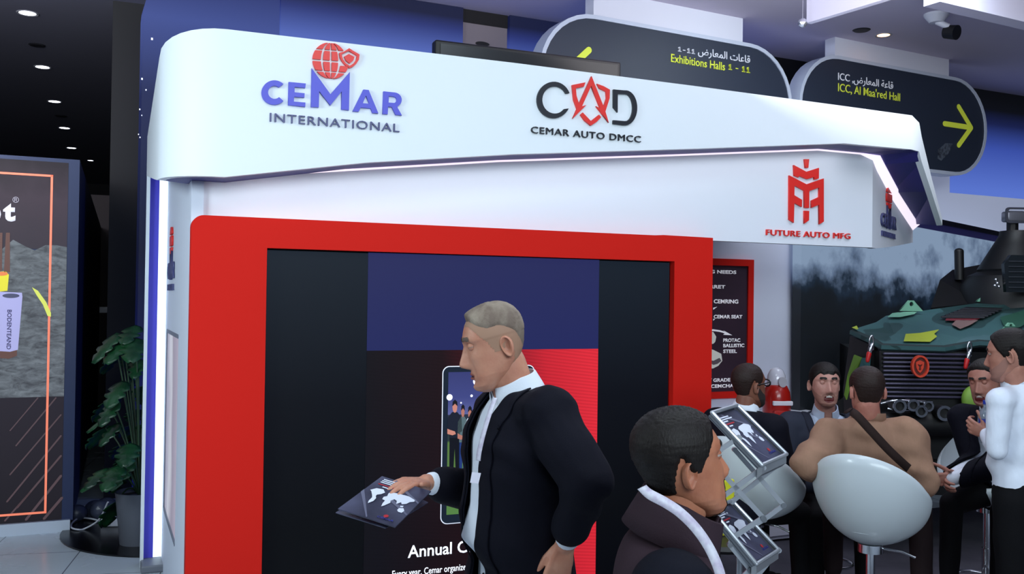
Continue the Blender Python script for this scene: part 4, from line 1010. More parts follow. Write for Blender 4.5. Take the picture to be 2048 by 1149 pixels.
def grid_mesh(P, mask=None, cap=False, name='head'):
    nz, na, _ = P.shape; me = bpy.data.meshes.new(name)
    v = P.reshape(-1, 3).tolist(); F = []
    for i in range(nz - 1):
        for j in range(na):
            j2 = (j + 1) % na
            if mask is not None and not (mask[i, j] or mask[i + 1, j] or mask[i, j2] or mask[i + 1, j2]): continue
            F.append((i * na + j, i * na + j2, (i + 1) * na + j2, (i + 1) * na + j))
    if cap: F.append(tuple(range(na))[::-1]); F.append(tuple((nz - 1) * na + j for j in range(na)))
    elif mask is not None and mask[-1].all(): F.append(tuple((nz - 1) * na + j for j in range(na)))
    me.from_pydata(v, [], F); me.update()
    bm = bmesh.new(); bm.from_mesh(me); bmesh.ops.delete(bm, geom=[q for q in bm.verts if not q.link_faces], context='VERTS')
    bmesh.ops.recalc_face_normals(bm, faces=bm.faces[:]); bm.to_mesh(me); bm.free(); return me
def fnoise(P, s, seed=0):
    rs = np.random.RandomState(seed); h = np.zeros(P.shape[:-1])
    for k in range(8): h += np.sin(P @ (rs.normal(size=3) * s) + rs.uniform(0, 6))
    return h / 5
def ear_mesh(side, sc, M, out=22):
    m = MB(); nr, nt = 9, 28; vs = []; fs = []
    prof = [(0.0, .002), (.25, .001), (.45, .003), (.6, .006), (.74, .010), (.86, .0135), (.96, .012), (1.0, .007), (.9, -.004)]
    for i, (r_, o_) in enumerate(prof):
        for j in range(nt):
            th = 2 * math.pi * j / nt; yy = -math.cos(th) * 0.0175 * (1 + 0.18 * math.sin(th)); zz = math.sin(th) * 0.031
            oo = o_ + (0.003 * math.cos(3 * th) if i in (3, 4) else 0)
            if math.cos(th) > 0.3: oo *= 1.0
            vs.append((oo, yy * r_, zz * r_))
    for i in range(nr - 1):
        for j in range(nt): fs.append((i * nt + j, i * nt + (j + 1) % nt, (i + 1) * nt + (j + 1) % nt, (i + 1) * nt + j))
    R = Matrix.Rotation(math.radians(out), 4, 'Z') @ Matrix.Rotation(math.radians(-8), 4, 'X')
    vs = [R @ V(*v) for v in vs]
    vs = [V(side * (v.x + 0.0715), v.y - 0.027, v.z - 0.004) * sc for v in vs]
    m.add([M @ v for v in vs], fs); me = bpy.data.meshes.new('ear'); bmesh.ops.recalc_face_normals(m.bm, faces=m.bm.faces[:]); m.bm.to_mesh(me); m.bm.free(); return me

def hair_line(A):
    a = np.abs(A); return a
HAIRS = {
    'fade': ([0, .35, .7, 1.0, 1.3, 1.45, 1.62, 1.8, 2.2, 2.6, 3.15], [.080, .080, .070, .056, .046, .046, .048, .042, .020, -.02, -.045]),
    'short': ([0, .55, .85, 1.2, 1.5, 1.66, 1.86, 2.04, 2.35, 3.15], [.078, .074, .060, .030, -.012, -.010, .034, .006, -.050, -.078]),
    'receding': ([0, .35, .7, 1.1, 1.5, 1.66, 1.86, 2.04, 2.35, 3.15], [.096, .104, .094, .050, -.005, -.005, .034, .006, -.045, -.072]),
    'fringe': ([0, .3, .55, .8, 1.2, 1.5, 1.66, 1.86, 2.04, 2.35, 3.15], [.058, .052, .060, .048, .020, -.020, -.012, .034, .006, -.050, -.078]),
}
def make_head(person, M, opt):
    """adds hair, brows, eyes ... as children of person; returns the skin meshes of the head"""
    sc = opt.get('scale', 1.0)
    P, A, Z = head_grid(opt); N = grid_normals(P); Zs = Z
    X = P[..., 0] / sc
    W = lambda Q: (np.concatenate([Q.reshape(-1, 3), np.ones((Q.shape[0] * Q.shape[1], 1))], 1) @ np.array(M).T)[:, :3].reshape(Q.shape)
    skin = [grid_mesh(W(P), cap=True), ear_mesh(1, sc, M), ear_mesh(-1, sc, M)]
    # hair
    ha, hz = HAIRS[opt.get('hair', 'short')]
    line = np.interp(np.abs(A), ha, hz) + 0.003 * fnoise(P, 90, 4)
    k = np.clip((Zs - line) / 0.020, 0, 1); k = k * k * (3 - 2 * k)
    th = opt.get('hair_t', 0.010) * (0.35 + 0.65 * np.clip((Zs + 0.03) / 0.10, 0, 1))
    th = th + opt.get('quiff', 0) * np.exp(-((np.abs(A)) / 0.55) ** 2 - ((Zs - .094) / .020) ** 2)
    rough = opt.get('hair_r', 0.0009) * (fnoise(P * np.array([1, 1, .5]), 420, 2) + fnoise(P, 900, 3))
    H = P + N * ((th + rough) * k - 0.0025 * (1 - k))[..., None]
    o = link_mesh('hair', grid_mesh(W(H), mask=k > 0.02, name='hair'), opt['hair_m'], person); shade(o.data, 80)
    def patch(name, mask, off, m_):
        if not mask.any(): return
        me = grid_mesh(W(P + N * off), mask=mask, name=name)
        q = link_mesh(name, me, m_, person); shade(me, 80); return q
    fr = np.cos(A) > 0.2
    if opt.get('fade'):
        l2 = np.interp(np.abs(A), *HAIRS['short']); patch('shaved_sides', (Zs > l2) & (Zs < line + .014), .0008, opt['fade'])
    arch = .0375 + 0.004 * np.cos((np.abs(X) - .03) / .018 * 1.4)
    for s_ in (-1, 1): patch('eyebrow', fr & (X * s_ > .013) & (X * s_ < .045) & (np.abs(Zs - arch) < .0035), 0.0018, opt['brow_m'])
    if opt.get('open'):
        e = (X / .026) ** 2 + ((Zs + .073) / .0185) ** 2 < 1
        patch('open_mouth', fr & e, 0.0012, mat('mouth_dark', (92, 22, 24), 0.5))
        patch('teeth', fr & ((X / .021) ** 2 + ((Zs + .073) / .0175) ** 2 < 1) & (Zs > -.0625), 0.0025, mat('teeth', (225, 218, 210), 0.3))
    else:
        patch('lips', fr & (np.abs(X) < .024) & (np.abs(Zs + .0670) < .0085 * np.sqrt(np.clip(1 - (X / .026) ** 2, 0, 1))), 0.0006, opt.get('lip_m') or mat('lips', (150, 84, 76), 0.45))
        patch('mouth_line', fr & (np.abs(X) < .022) & (np.abs(Zs + .0665) < .0011), 0.0010, mat('mouth_line', (60, 26, 24), 0.6))
    if opt.get('beard'):
        bt, bm_ = opt['beard']
        jl = np.interp(np.abs(A), [0, .35, .6, .9, 1.3, 1.55, 1.8], [-.046, -.046, -.060, -.052, -.035, -.010, .0])
        mk = (Zs < jl) & (np.abs(A) < 1.7) & ~((np.abs(X) < .024) & (np.abs(Zs + .068) < .009)) & (Zs > -.119)
        if opt.get('goatee'): mk = mk & (np.abs(X) < .030)
        patch('beard', mk, bt, bm_)
    # eyes
    for s in (-1, 1):
        fx_ = .0745 + (0.0)
        c = V(s * .031, .0662, .0175) * sc
        m = MB(); m.ell(M @ c, (.0122 * sc,) * 3, None, 20, 14); e = m.build('eye', mat('eye_white', (168, 158, 152), 0.3), person, smooth=60)
        m = MB(); d = (M.to_3x3() @ V(0, 1, opt.get('gaze', 0) - 0.05)).normalized(); cc = M @ c
        m.ell(cc + d * 0.0078 * sc, (.0056 * sc,) * 3, None, 14, 10); m.build('iris', mat('iris_brown', (40, 26, 20), 0.15), person, smooth=60)
        # lids: parts of a slightly larger ball
        for upper in (1, -1):
            cov = opt.get('lid', 0.25) if upper > 0 else opt.get('lid', .25) * 0.5 + 0.12
            vs = []; fs = []; nu, nv = 8, 14; z0 = (0.62 - 1.0 * cov) * 0.0135
            for i in range(nu + 1):
                zz = z0 + (0.0134 - z0) * (i / nu); rr_ = math.sqrt(max(0.0135 ** 2 - zz * zz, 0))
                for j in range(nv + 1):
                    a_ = -0.7 + (math.pi + 1.4) * (j / nv) ; vs.append(M @ (c + V(rr_ * math.cos(a_), rr_ * math.sin(a_), upper * zz) * sc))
            for i in range(nu):
                for j in range(nv): q = i * (nv + 1) + j; fs.append((q, q + 1, q + nv + 2, q + nv + 1))
            m = MB(); m.add(vs, fs); me = bpy.data.meshes.new('lid'); bmesh.ops.recalc_face_normals(m.bm, faces=m.bm.faces[:]); m.bm.to_mesh(me); m.bm.free(); skin.append(me)
    if opt.get('glasses'):
        g = empty('glasses', (0, 0, 0), None, None); 
        m_g = mat('glasses_black', (14, 14, 16), 0.3); bpy.data.objects.remove(g)
        mm = MB()
        for s in (-1, 1):
            cx_ = s * .033
            loop = [(cx_ + .027 * math.cos(t) * (1 if abs(math.cos(t)) < .8 else 1), .100 - 0.10 * abs(cx_ + .027 * math.cos(t)) ** 1.2, .016 + .018 * math.sin(t)) for t in [2 * math.pi * k_ / 20 for k_ in range(21)]]
            mm.sweep([M @ (V(*p) * sc) for p in loop], 0.0042, 8, False)
            mm.sweep([M @ (V(s * x, y, z_) * sc) for x, y, z_ in ((.058, .096, .024), (.074, .084, .024), (.081, .04, .020), (.081, -.026, .014))], 0.0034, 8)
        mm.sweep([M @ (V(x, .102, .020) * sc) for x in (-.008, 0, .008)], 0.0025, 8)
        mm.build('glasses', m_g, person, smooth=60)
    return skin

# ---------------------------------------------------------------- hand
def hand_shapes(mb, wrist, d, n_, t, curl=(.5, .5, .55, .6), thumb=(.75, .55, .2), s=1.0, thumbcurl=0.4):
    """d: wrist to knuckles, n_: palm side, t: thumb side"""
    d = Vector(d).normalized(); n_ = orth(n_, d); t = Vector(t); t = (t - d * t.dot(d) - n_ * t.dot(n_)).normalized(); W = Vector(wrist)
    offs = (.029, .010, -.009, -.027); ln = (.086, .090, .085, .077); fl = (.95, 1.05, .98, .78)
    mb.ell(W + d * .048 * s, (.036 * s, .046 * s, .0145 * s), Matrix((t, d, n_)).transposed())
    for i in range(4):
        k = W + (d * ln[i] + t * offs[i]) * s
        mb.rcone(W + t * offs[i] * 0.55 * s + d * 0.005, k, .0135 * s, .0105 * s, 10)
        p = k; ang = 0; fd = (d + t * offs[i] * 2.0).normalized()
        for j, (L, r0, r1) in enumerate(((.043, .0095, .0088), (.027, .0088, .0080), (.022, .0080, .0066))):
            ang += curl[i] * (0.8, 1.0, 0.7)[j]
            q = p + (fd * math.cos(ang) + n_ * math.sin(ang)) * L * fl[i] * s
            mb.rcone(p, q, r0 * s, r1 * s, 10); p = q
    b = W + (t * .016 + d * .018 + n_ * .006) * s
    td = (t * thumb[0] + d * thumb[1] + n_ * thumb[2]).normalized()
    q = b + td * .042 * s; mb.rcone(b, q, .0165 * s, .012 * s, 10)
    td2 = (td * (1 - thumbcurl * .5) + d * thumbcurl).normalized(); q2 = q + td2 * .034 * s; mb.rcone(q, q2, .0112 * s, .0098 * s, 10)
    td3 = (td2 + d * thumbcurl * .5 + n_ * 0.1).normalized(); q3 = q2 + td3 * .027 * s; mb.rcone(q2, q3, .0098 * s, .0075 * s, 10)
    return mb

# ---------------------------------------------------------------- torso, limbs
def section_loft(mb, secs, n=28, p=0.85):
    """secs: (centre, lateral unit, front unit, half width, half depth)"""
    rings = []
    for c, l, f, hw, hd in secs:
        ring = []
        for j in range(n):
            a = 2 * math.pi * j / n; ca, sa = math.cos(a), math.sin(a)
            ring.append(mb.bm.verts.new(Vector(c) + l * (hw * math.copysign(abs(ca) ** p, ca)) + f * (hd * math.copysign(abs(sa) ** p, sa))))
        rings.append(ring)
    for i in range(len(rings) - 1):
        for j in range(n): mb.bm.faces.new((rings[i][j], rings[i][(j + 1) % n], rings[i + 1][(j + 1) % n], rings[i + 1][j]))
    mb.bm.faces.new(rings[0][::-1]); mb.bm.faces.new(rings[-1])
class Rig:
    """joints of one posed figure"""
    def __init__(s, **k):
        s.__dict__.update(k)
        s.lat = (s.sl - s.sr).normalized()                    # towards the person's left
        s.up = (s.neck - s.pelvis).normalized()
        s.front = orth(s.front, s.up); s.lat = orth(s.lat, s.up)
        if s.lat.cross(s.front).dot(s.up) > 0: pass
    def torso(s, mb, g=0.0, low=0.06, belly=0.0, top=1.0, sw=1.0):
        """g grows the section; low: how far below the pelvis it reaches"""
        P, N = s.pelvis, s.neck; L = (N - P).length; U = s.up; f = s.front
        hwid = (s.sl - s.sr).length / 2
        rows = [(-low, .150, .105, 0), (0.0, .158, .112, 0), (.14, .150, .108, .0), (.26, .142, .106 + belly, .005 + belly * .6), (.42, .150, .108 + belly * .6, .005), (.60, .165, .115, .008), (.76, .172, .112, .004), (.87, .150, .095, -.004), (.95, .10, .075, -.010), (1.0, .066, .062, -.008)]
        secs = []
        for t, hw, hd, off in rows:
            tt = t * L if t >= 0 else t
            secs.append((P + U * tt + f * off, s.lat, f, (hw * sw + g), hd + g))
        section_loft(mb, secs)
        for sh in (s.sl, s.sr):
            mb.rcone(N - U * .065 * 1 + (sh - N) * .18, sh, .058 + g * .8, .058 + g)
    def arms(s, mb, g=0.0, cuff=0.03, r=(.052, .043, .040, .028)):
        for sh, el, wr in ((s.sl, s.el, s.wl), (s.sr, s.er, s.wr)):
            mb.rcone(sh, el, r[0] + g, r[1] + g * .9, 14)
            e = wr - (wr - el).normalized() * cuff
            mb.rcone(el, e, r[2] + g * .9, r[3] + g * .8, 14)
    def legs(s, mb, g=0.0, ank=0.06):
        for hp, kn, an in ((s.hl, s.kl, s.al), (s.hr, s.kr, s.ar)):
            mb.rcone(hp, kn, .088 + g, .060 + g, 14); e = an + (kn - an).normalized() * ank
            mb.rcone(kn, e, .058 + g, .044 + g * 1.3, 14)

def in_torso(rig, co):
    """torso coordinates: lateral (to the person's left), front, height above the pelvis"""
    q = co - np.array(rig.pelvis); return q @ np.array(rig.lat), q @ np.array(rig.front), q @ np.array(rig.up)
def build_person(label, rig, head, skin_m, shirt=None, jacket=None, trousers=None, hands=(), shoes=True, vox=0.006, group=None, name='person'):
    """rig: joints; head: options; returns the person object (the body, one continuous mesh)"""
    U = rig.hup if hasattr(rig, 'hup') else V(0, 0, 1)
    F = rig.face.normalized(); Uh = orth(U, F); X = F.cross(Uh)
    M = Matrix(((X.x, F.x, Uh.x, rig.head.x), (X.y, F.y, Uh.y, rig.head.y), (X.z, F.z, Uh.z, rig.head.z), (0, 0, 0, 1)))
    mb = MB(); rig.torso(mb, -0.006); rig.arms(mb, -0.008, 0.0); rig.legs(mb, -0.012)
    sc = head.get('scale', 1.0)
    nt = M @ (V(0, -.018, -.055) * sc)
    mb.rcone(rig.neck - rig.up * .05, nt, .064, .056, 16)
    mb.rcone(rig.neck - rig.up * .01, M @ (V(0, -.002, -.078) * sc), .058, .050, 16)
    for an, kn in ((rig.al, rig.kl), (rig.ar, rig.kr)): mb.rcone(an + (kn - an).normalized() * .1, an, .040, .034)
    body = remesh(mb, vox * 1.5, 3)
    person = bpy.data.objects.new(name, bpy.data.meshes.new('tmp')); COL.objects.link(person); person.location = (0, 0, 0)
    tag(person, label, 'person', group)
    parts = [body] + make_head(person, M, head)
    for hn in hands:
        hb = MB(); hb.rcone(hn['el'], hn['w'], .034, .026, 14); hand_shapes(hb, hn['w'], hn['d'], hn['n'], hn['t'], hn.get('curl', (.5,) * 4), hn.get('thumb', (.75, .55, .2)), hn.get('s', 1.0), hn.get('tc', .4))
        # keep only the end of the forearm
        parts.append(remesh(hb, 0.0032, 2, 0.5))
    me = join_meshes(parts, 'body'); shade(me, 80)
    old = person.data; person.data = me; bpy.data.meshes.remove(old); me.materials.append(skin_m)
    if shirt:
        mb = MB(); rig.torso(mb, 0.006, belly=shirt.get('belly', 0), low=.10); rig.arms(mb, 0.006, shirt.get('cuff', -0.006), r=shirt.get('r', (.052, .043, .041, .031)))
        sm = remesh(mb, 0.009, 4)
        fold(sm, shirt.get('fold', 0.002), (0.3, 0.3, 1), 3)
        lt, fr, h = in_torso(rig, get_co(sm)); L = (rig.neck - rig.pelvis).length
        if shirt.get('open', 0.0):
            vv = shirt['open']
            def keep(c):
                l_, f_, h_ = in_torso(rig, c); return ~((f_ > 0.0) & (h_ > L - vv) & (np.abs(l_) < (h_ - (L - vv)) * 0.42))
            sm = sub_mesh(sm, keep)
        so = link_mesh('shirt', sm, shirt['m'], person); shade(sm, 80)
        md = so.modifiers.new('t', 'SOLIDIFY'); md.thickness = 0.002
        if shirt.get('collar', True): collar(person, rig, M, shirt['m'], shirt.get('cr', 1.0), sc)
    if jacket:
        mb = MB(); g = jacket.get('g', 0.022); rig.torso(mb, g, low=jacket.get('low', .20), belly=jacket.get('belly', 0)); rig.arms(mb, g, jacket.get('cuff', 0.015), r=jacket.get('r', (.055, .046, .044, .036)))
        jm = remesh(mb, jacket.get('vox', 0.009), jacket.get('smooth', 6))
        fold(jm, jacket.get('fold', 0.004), jacket.get('fax', (0.4, 0.4, 1)), jacket.get('seed', 1), jacket.get('ff', 24))
        L = (rig.neck - rig.pelvis).length
        if jacket.get('v'):
            v0, v1, wd = jacket['v']                     # V from height v0 (bottom) to v1, half width wd at the top
            bot = jacket.get('vb', 0.0)
            def inside(c, e=0.0):
                l_, f_, h_ = in_torso(rig, c); k = np.clip((h_ - v0) / (L - v0), 0, 1)
                half = bot + (wd - bot) * k
                return (f_ > 0.0) & (h_ > v0 - .25 * (1 if bot else 0) - e) & (np.abs(l_) < half + e)
            if not jacket.get('nolapel'):
                lm = sub_mesh(jm, lambda c: inside(c, jacket.get('lap', 0.045)) & ~inside(c) & (in_torso(rig, c)[2] > v0 + .02), 0.006, 'lapel')
                lo = link_mesh('lapels', lm, jacket.get('lm') or jacket['m'], person); shade(lm, 80); md = lo.modifiers.new('t', 'SOLIDIFY'); md.thickness = 0.004
            jm = sub_mesh(jm, lambda c: ~inside(c))
        def nk_(c):
            l_, f_, h_ = in_torso(rig, c); return (h_ < L + jacket.get('neckcut', -0.005)) | (l_ ** 2 + f_ ** 2 > .092 ** 2)
        jm = sub_mesh(jm, nk_)
        jo = link_mesh(jacket.get('name', 'jacket'), jm, jacket['m'], person); shade(jm, 80)
        md = jo.modifiers.new('t', 'SOLIDIFY'); md.thickness = 0.005; md.offset = -1
    if trousers:
        mb = MB(); rig.legs(mb, 0.006, -0.0 + trousers.get('ank', 0.02)); 
        section_loft(mb, [(rig.pelvis + rig.up * .10, rig.lat, rig.front, .150, .108), (rig.pelvis, rig.lat, rig.front, .165, .118), (rig.pelvis - V(0, 0, .07), rig.lat, rig.front, .14, .10)])
        tm = remesh(mb, 0.012, 4); fold(tm, 0.003, (0.2, 0.2, 1), 5, 18); to = link_mesh('trousers', tm, trousers['m'], person); shade(tm, 80)
    if shoes:
        for an, kn, fd in ((rig.al, rig.kl, rig.fd), (rig.ar, rig.kr, rig.fd)):
            m = MB(); heel = an - V(0, 0, an.z) if an.z < .2 else an - V(0, 0, .09)
            heel = V(an.x, an.y, an.z - 0.09); d = V(fd.x, fd.y, 0).normalized()
            m.rcone(heel + V(0, 0, .035) - d * .03, heel + V(0, 0, .032) + d * .16, .036, .034, 12); m.rcone(heel + V(0, 0, .07), heel + V(0, 0, .045) + d * .10, .042, .038, 12)
            sm2 = remesh(m, 0.008, 2); co = get_co(sm2); co[:, 2] = np.maximum(co[:, 2], heel.z + 0.002); set_co(sm2, co)
            link_mesh('shoe', sm2, mat('shoe_black', (16, 15, 17), 0.35), person); shade(sm2, 70)
    return person, M
def collar(person, rig, M, m_, cr=1.0, sc=1.0, name='collar', h=0.040, fold_=True, gap=0.35, drop=0.028, tilt=0.22, rr0=0.068):
    f = rig.front; U = (rig.up * 1.0 + f * tilt).normalized(); Fp = orth(f, U); Lp = Fp.cross(U)
    nd = (M @ V(0, -.01, -.07) - rig.neck); c0 = rig.neck - rig.up * .012 + rig.front * 0.002
    vs = []; fs = []; n_ = 40
    rows = [(rr0 * cr, -0.012), (rr0 * .97 * cr, h * .6), (rr0 * .96 * cr, h), (rr0 * 1.03 * cr, h * .98), (rr0 * 1.16 * cr, h * .35), (rr0 * 1.24 * cr, -0.004)] if fold_ else [(rr0 * cr, -0.02), (rr0 * cr, h), (rr0 * 1.08 * cr, h), (rr0 * 1.12 * cr, -.02)]
    for i, (r_, hh) in enumerate(rows):
        for j in range(n_ + 1):
            a = gap + (2 * math.pi - 2 * gap) * j / n_           # 0 = front
            frt = max(0, math.cos(a)); dz = 0
            if fold_ and i == len(rows) - 1: dz = -drop * frt ** 4
            p = c0 + (nd * (hh / 0.09 if hh > 0 else 0) * 0.5) + Fp * math.cos(a) * r_ * 0.98 + Lp * math.sin(a) * r_ + U * (hh + dz - 0.018 * frt)
            vs.append(p)
    for i in range(len(rows) - 1):
        for j in range(n_): q = i * (n_ + 1) + j; fs.append((q, q + 1, q + n_ + 2, q + n_ + 1))
    m = MB(); m.add(vs, fs); o = m.build(name, m_, person, smooth=50); md = o.modifiers.new('t', 'SOLIDIFY'); md.thickness = 0.003
    return o
def surface_strip(person, name, pts, width, m_, nrm, thick=0.0015, mi=None):
    """ribbon through pts with a width, facing nrm (a vector or one per point)"""
    P = [Vector(p) for p in pts]; vs = []; fs = []
    for i, p in enumerate(P):
        d = (P[min(i + 1, len(P) - 1)] - P[max(i - 1, 0)]).normalized(); nv = Vector(nrm[i] if isinstance(nrm, list) else nrm)
        s = d.cross(nv).normalized(); vs += [p - s * width / 2, p + s * width / 2]
    for i in range(len(P) - 1): fs.append((2 * i, 2 * i + 1, 2 * i + 3, 2 * i + 2))
    m = MB(); m.add(vs, fs); o = m.build(name, m_, person, smooth=60); md = o.modifiers.new('t', 'SOLIDIFY'); md.thickness = thick; md.offset = 1
    return o
def spline(pts, k=6):
    P = [Vector(p) for p in pts]; out = []
    for i in range(len(P) - 1):
        p0 = P[max(i - 1, 0)]; p1 = P[i]; p2 = P[i + 1]; p3 = P[min(i + 2, len(P) - 1)]
        for q in range(k):
            t = q / k; out.append(0.5 * ((2 * p1) + (p2 - p0) * t + (2 * p0 - 5 * p1 + 4 * p2 - p3) * t * t + (3 * p1 - p0 - 3 * p2 + p3) * t ** 3))
    return out + [P[-1]]
def dirv(r, f, u=0): return (R0 * r + FH * f + V(0, 0, u)).normalized()
def cloth(name, rgb, rough=0.8, var=None): return mat(name, rgb, rough, bump=(260, 0.12), spec=0.15, var=var)
def skinm(name, rgb, rgb2): return mat(name, rgb, 0.48, sss=0.12, var=(18, rgb2), bump=(120, 0.10), spec=0.35)

M_navy = cloth('suit_navy', (8, 9, 22)); M_shirt = cloth('shirt_white', (222, 230, 242), 0.7)
M_blacktr = cloth('trousers_black', (11, 11, 15))
M_hair_dark = mat('hair_dark', (20, 15, 14), 0.55, bump=(260, 0.25), aniso=(1, 1, .25), spec=0.25)
M_hair_brown = mat('hair_brown', (38, 25, 22), 0.55, bump=(260, 0.25), aniso=(1, 1, .25), spec=0.25)
M_hair_grey = mat('hair_grey', (146, 134, 120), 0.6, bump=(420, 0.3), var=(26, (112, 98, 88)), aniso=(1, 1, .35), spec=0.2)

# ---- 1. the walking man in the middle
fr = dirv(-.93, -.36)
hd = PD(991, 692, 2.70)
def down(p, z): return V(p.x, p.y, z)
nk = PD(1036, 779, 2.72); pel = PD(1046, 1170, 2.74); 
lt = V(0, 0, 1).cross(fr).normalized()          # person's left
shc = nk - V(0, 0, .075) - fr * -0.0
rg = Rig(head=hd, neck=nk, pelvis=pel, front=fr, sl=PD(1098, 838, 2.56), sr=PD(1000, 826, 2.90),
         el=PD(1176, 962, 2.44), wl=PD(1130, 1090, 2.56), er=PD(968, 985, 3.02), wr=PD(852, 966, 2.84),
         hl=pel + lt * .09 - V(0, 0, .03), hr=pel - lt * .09 - V(0, 0, .03),
         kl=down(pel + lt * .10 - fr * .05, .50), kr=down(pel - lt * .10 + fr * .22, .52), al=down(pel + lt * .10 - fr * .38, .11), ar=down(pel - lt * .10 + fr * .30, .09),
         face=dirv(-.975, -.12, -.27), hup=V(0, 0, 1), fd=fr)
hands = [dict(el=rg.er + (rg.wr - rg.er) * .75, w=rg.wr, d=PD(790, 966, 2.72) - rg.wr, n=V(0, 0, -1) + FH * .25, t=dirv(-.3, -1, .1), curl=(.28, .30, .30, .34), thumb=(.62, .75, -.25), tc=.5, s=1.0),
         dict(el=rg.el + (rg.wl - rg.el) * .75, w=rg.wl, d=PD(1112, 1160, 2.56) - rg.wl, n=FH + R0 * -.2, t=dirv(-1, .1, 0), curl=(.35, .4, .45, .5), thumb=(.5, .85, .3), s=1.0)]
walker, WM = build_person('grey haired man in a navy suit walking left past the screen, holding out brochures', rg,
    dict(hair='fade', fade=(mat('hair_stubble', (160, 124, 102), .7)), hair_t=.0040, hair_r=.0005, quiff=.012, hair_m=M_hair_grey, brow_m=mat('brow_grey', (96, 80, 70), .7), lid=.66, back=.88, gaze=-.5, scale=1.0, nose=1.05, jaw=1.06),
    skinm('skin_walker', (196, 142, 118), (182, 124, 102)), shirt=dict(m=M_shirt, belly=.035, cuff=.028, open=.0, cr=1.02, fold=.0015),
    jacket=dict(m=M_navy, v=(.0, .5, .070), vb=.045, low=.10, belly=.02, g=.026, fold=.008, seed=4, cuff=.072, lap=.05, vox=.007), trousers=dict(m=M_blacktr), hands=hands)

# ---- 2. the man in the vest in front, cut by the bottom edge
fr2 = dirv(.93, -.12); hd2 = PD(1366, 932, 2.08)
nk2 = PD(1342, 1062, 2.09); pel2 = V(nk2.x, nk2.y, nk2.z - .50); lt2 = V(0, 0, 1).cross(fr2).normalized()
shz = nk2.z - .085
rg2 = Rig(head=hd2, neck=nk2, pelvis=pel2, front=fr2, sl=down(nk2 + lt2 * .185, shz), sr=down(nk2 - lt2 * .185, shz),
          el=down(nk2 + lt2 * .23 - fr2 * .06, shz - .28), wl=down(nk2 + lt2 * .20 + fr2 * .06, shz - .52), er=down(nk2 - lt2 * .23 - fr2 * .06, shz - .28), wr=down(nk2 - lt2 * .20 + fr2 * .06, shz - .52),
          hl=pel2 + lt2 * .09 - V(0, 0, .03), hr=pel2 - lt2 * .09 - V(0, 0, .03), kl=down(pel2 + lt2 * .1 + fr2 * .1, .46), kr=down(pel2 - lt2 * .1 - fr2 * .02, .46),
          al=down(pel2 + lt2 * .1 + fr2 * .12, .09), ar=down(pel2 - lt2 * .1 - fr2 * .2, .10), face=dirv(.93, .30, .15), fd=fr2)
M_vest = cloth('vest_plum', (52, 39, 47), .75)
M_sleeve = cloth('sleeve_navy', (12, 14, 26))
vestman, VM = build_person('dark haired man in a plum vest and white lanyard, nearest, looking right', rg2,
    dict(hair='short', hair_t=.013, hair_r=.0012, hair_m=M_hair_dark, brow_m=mat('brow_dark', (22, 16, 14), .7), lid=.5, scale=.99, nose=1.0, beard=(.0016, mat('stubble_black', (34, 24, 22), .8)), goatee=True, jaw=1.04),
    skinm('skin_vestman', (178, 118, 90), (160, 100, 76)), shirt=dict(m=M_sleeve, collar=False, belly=.01, r=(.088, .066, .052, .036), fold=.004),
    jacket=dict(m=M_vest, name='vest', g=.020, low=.06, belly=.03, fold=.003, r=(.02, .02, .02, .02), cuff=.40, seed=7, neckcut=0.02), trousers=dict(m=M_blacktr),
    hands=[dict(el=rg2.er + (rg2.wr - rg2.er) * .75, w=rg2.wr, d=V(0, 0, -1), n=lt2, t=fr2), dict(el=rg2.el + (rg2.wl - rg2.el) * .75, w=rg2.wl, d=V(0, 0, -1), n=-lt2, t=fr2)])
collar(vestman, rg2, VM, M_vest, 1.28, name='collar', h=.062, fold_=True, gap=.30, drop=.01, tilt=.34, rr0=.074)
# ================================================================== SEATED GROUP
def seated(label, D, head_px, neck_px, face, front, sl, sr, el, wl, er, wr, pelv, kl, kr, al, ar, head, skin, **kw):
    rg = Rig(head=PD(*head_px, D[0]), neck=PD(*neck_px, D[1]), pelvis=pelv, front=front, sl=sl, sr=sr, el=el, wl=wl, er=er, wr=wr,
             hl=pelv + orth(sl - sr, V(0, 0, 1)) * .09, hr=pelv - orth(sl - sr, V(0, 0, 1)) * .09, kl=kl, kr=kr, al=al, ar=ar, face=face, fd=front, **({'hup': kw.pop('hup')} if 'hup' in kw else {}))
    hs = kw.pop('hands_fn', None)
    return build_person(label, rg, head, skin, hands=hs(rg) if hs else (), **kw) + (rg,)
def seat_rig(neck, front, lean=0.10, hgt=.50, arm=.2, knee=.42, sw=.185, spread=.10, elo=None, foot=0.12):
    """a sitting pose built from the neck base and the facing direction"""
    f = Vector((front.x, front.y, 0)).normalized(); l = V(0, 0, 1).cross(f).normalized()
    pelv = V(neck.x, neck.y, neck.z - hgt) - f * lean
    sh = neck - V(0, 0, .075) - f * .005
    sl, sr = sh + l * sw, sh - l * sw
    el, er = sl - V(0, 0, .26) + f * arm * .3 + l * .05, sr - V(0, 0, .26) + f * arm * .3 - l * .05
    wl, wr = el + f * .22 - l * .10 + V(0, 0, -.05), er + f * .22 + l * .10 + V(0, 0, -.05)
    kl, kr = pelv + f * knee + l * spread * 1.4 - V(0, 0, .06), pelv + f * knee - l * spread * 1.4 - V(0, 0, .06)
    al, ar = kl + f * foot * .2 - V(0, 0, .40), kr + f * foot * .2 - V(0, 0, .40)
    return dict(sl=sl, sr=sr, el=el, er=er, wl=wl, wr=wr, pelv=pelv, kl=kl, kr=kr, al=al, ar=ar), f, l

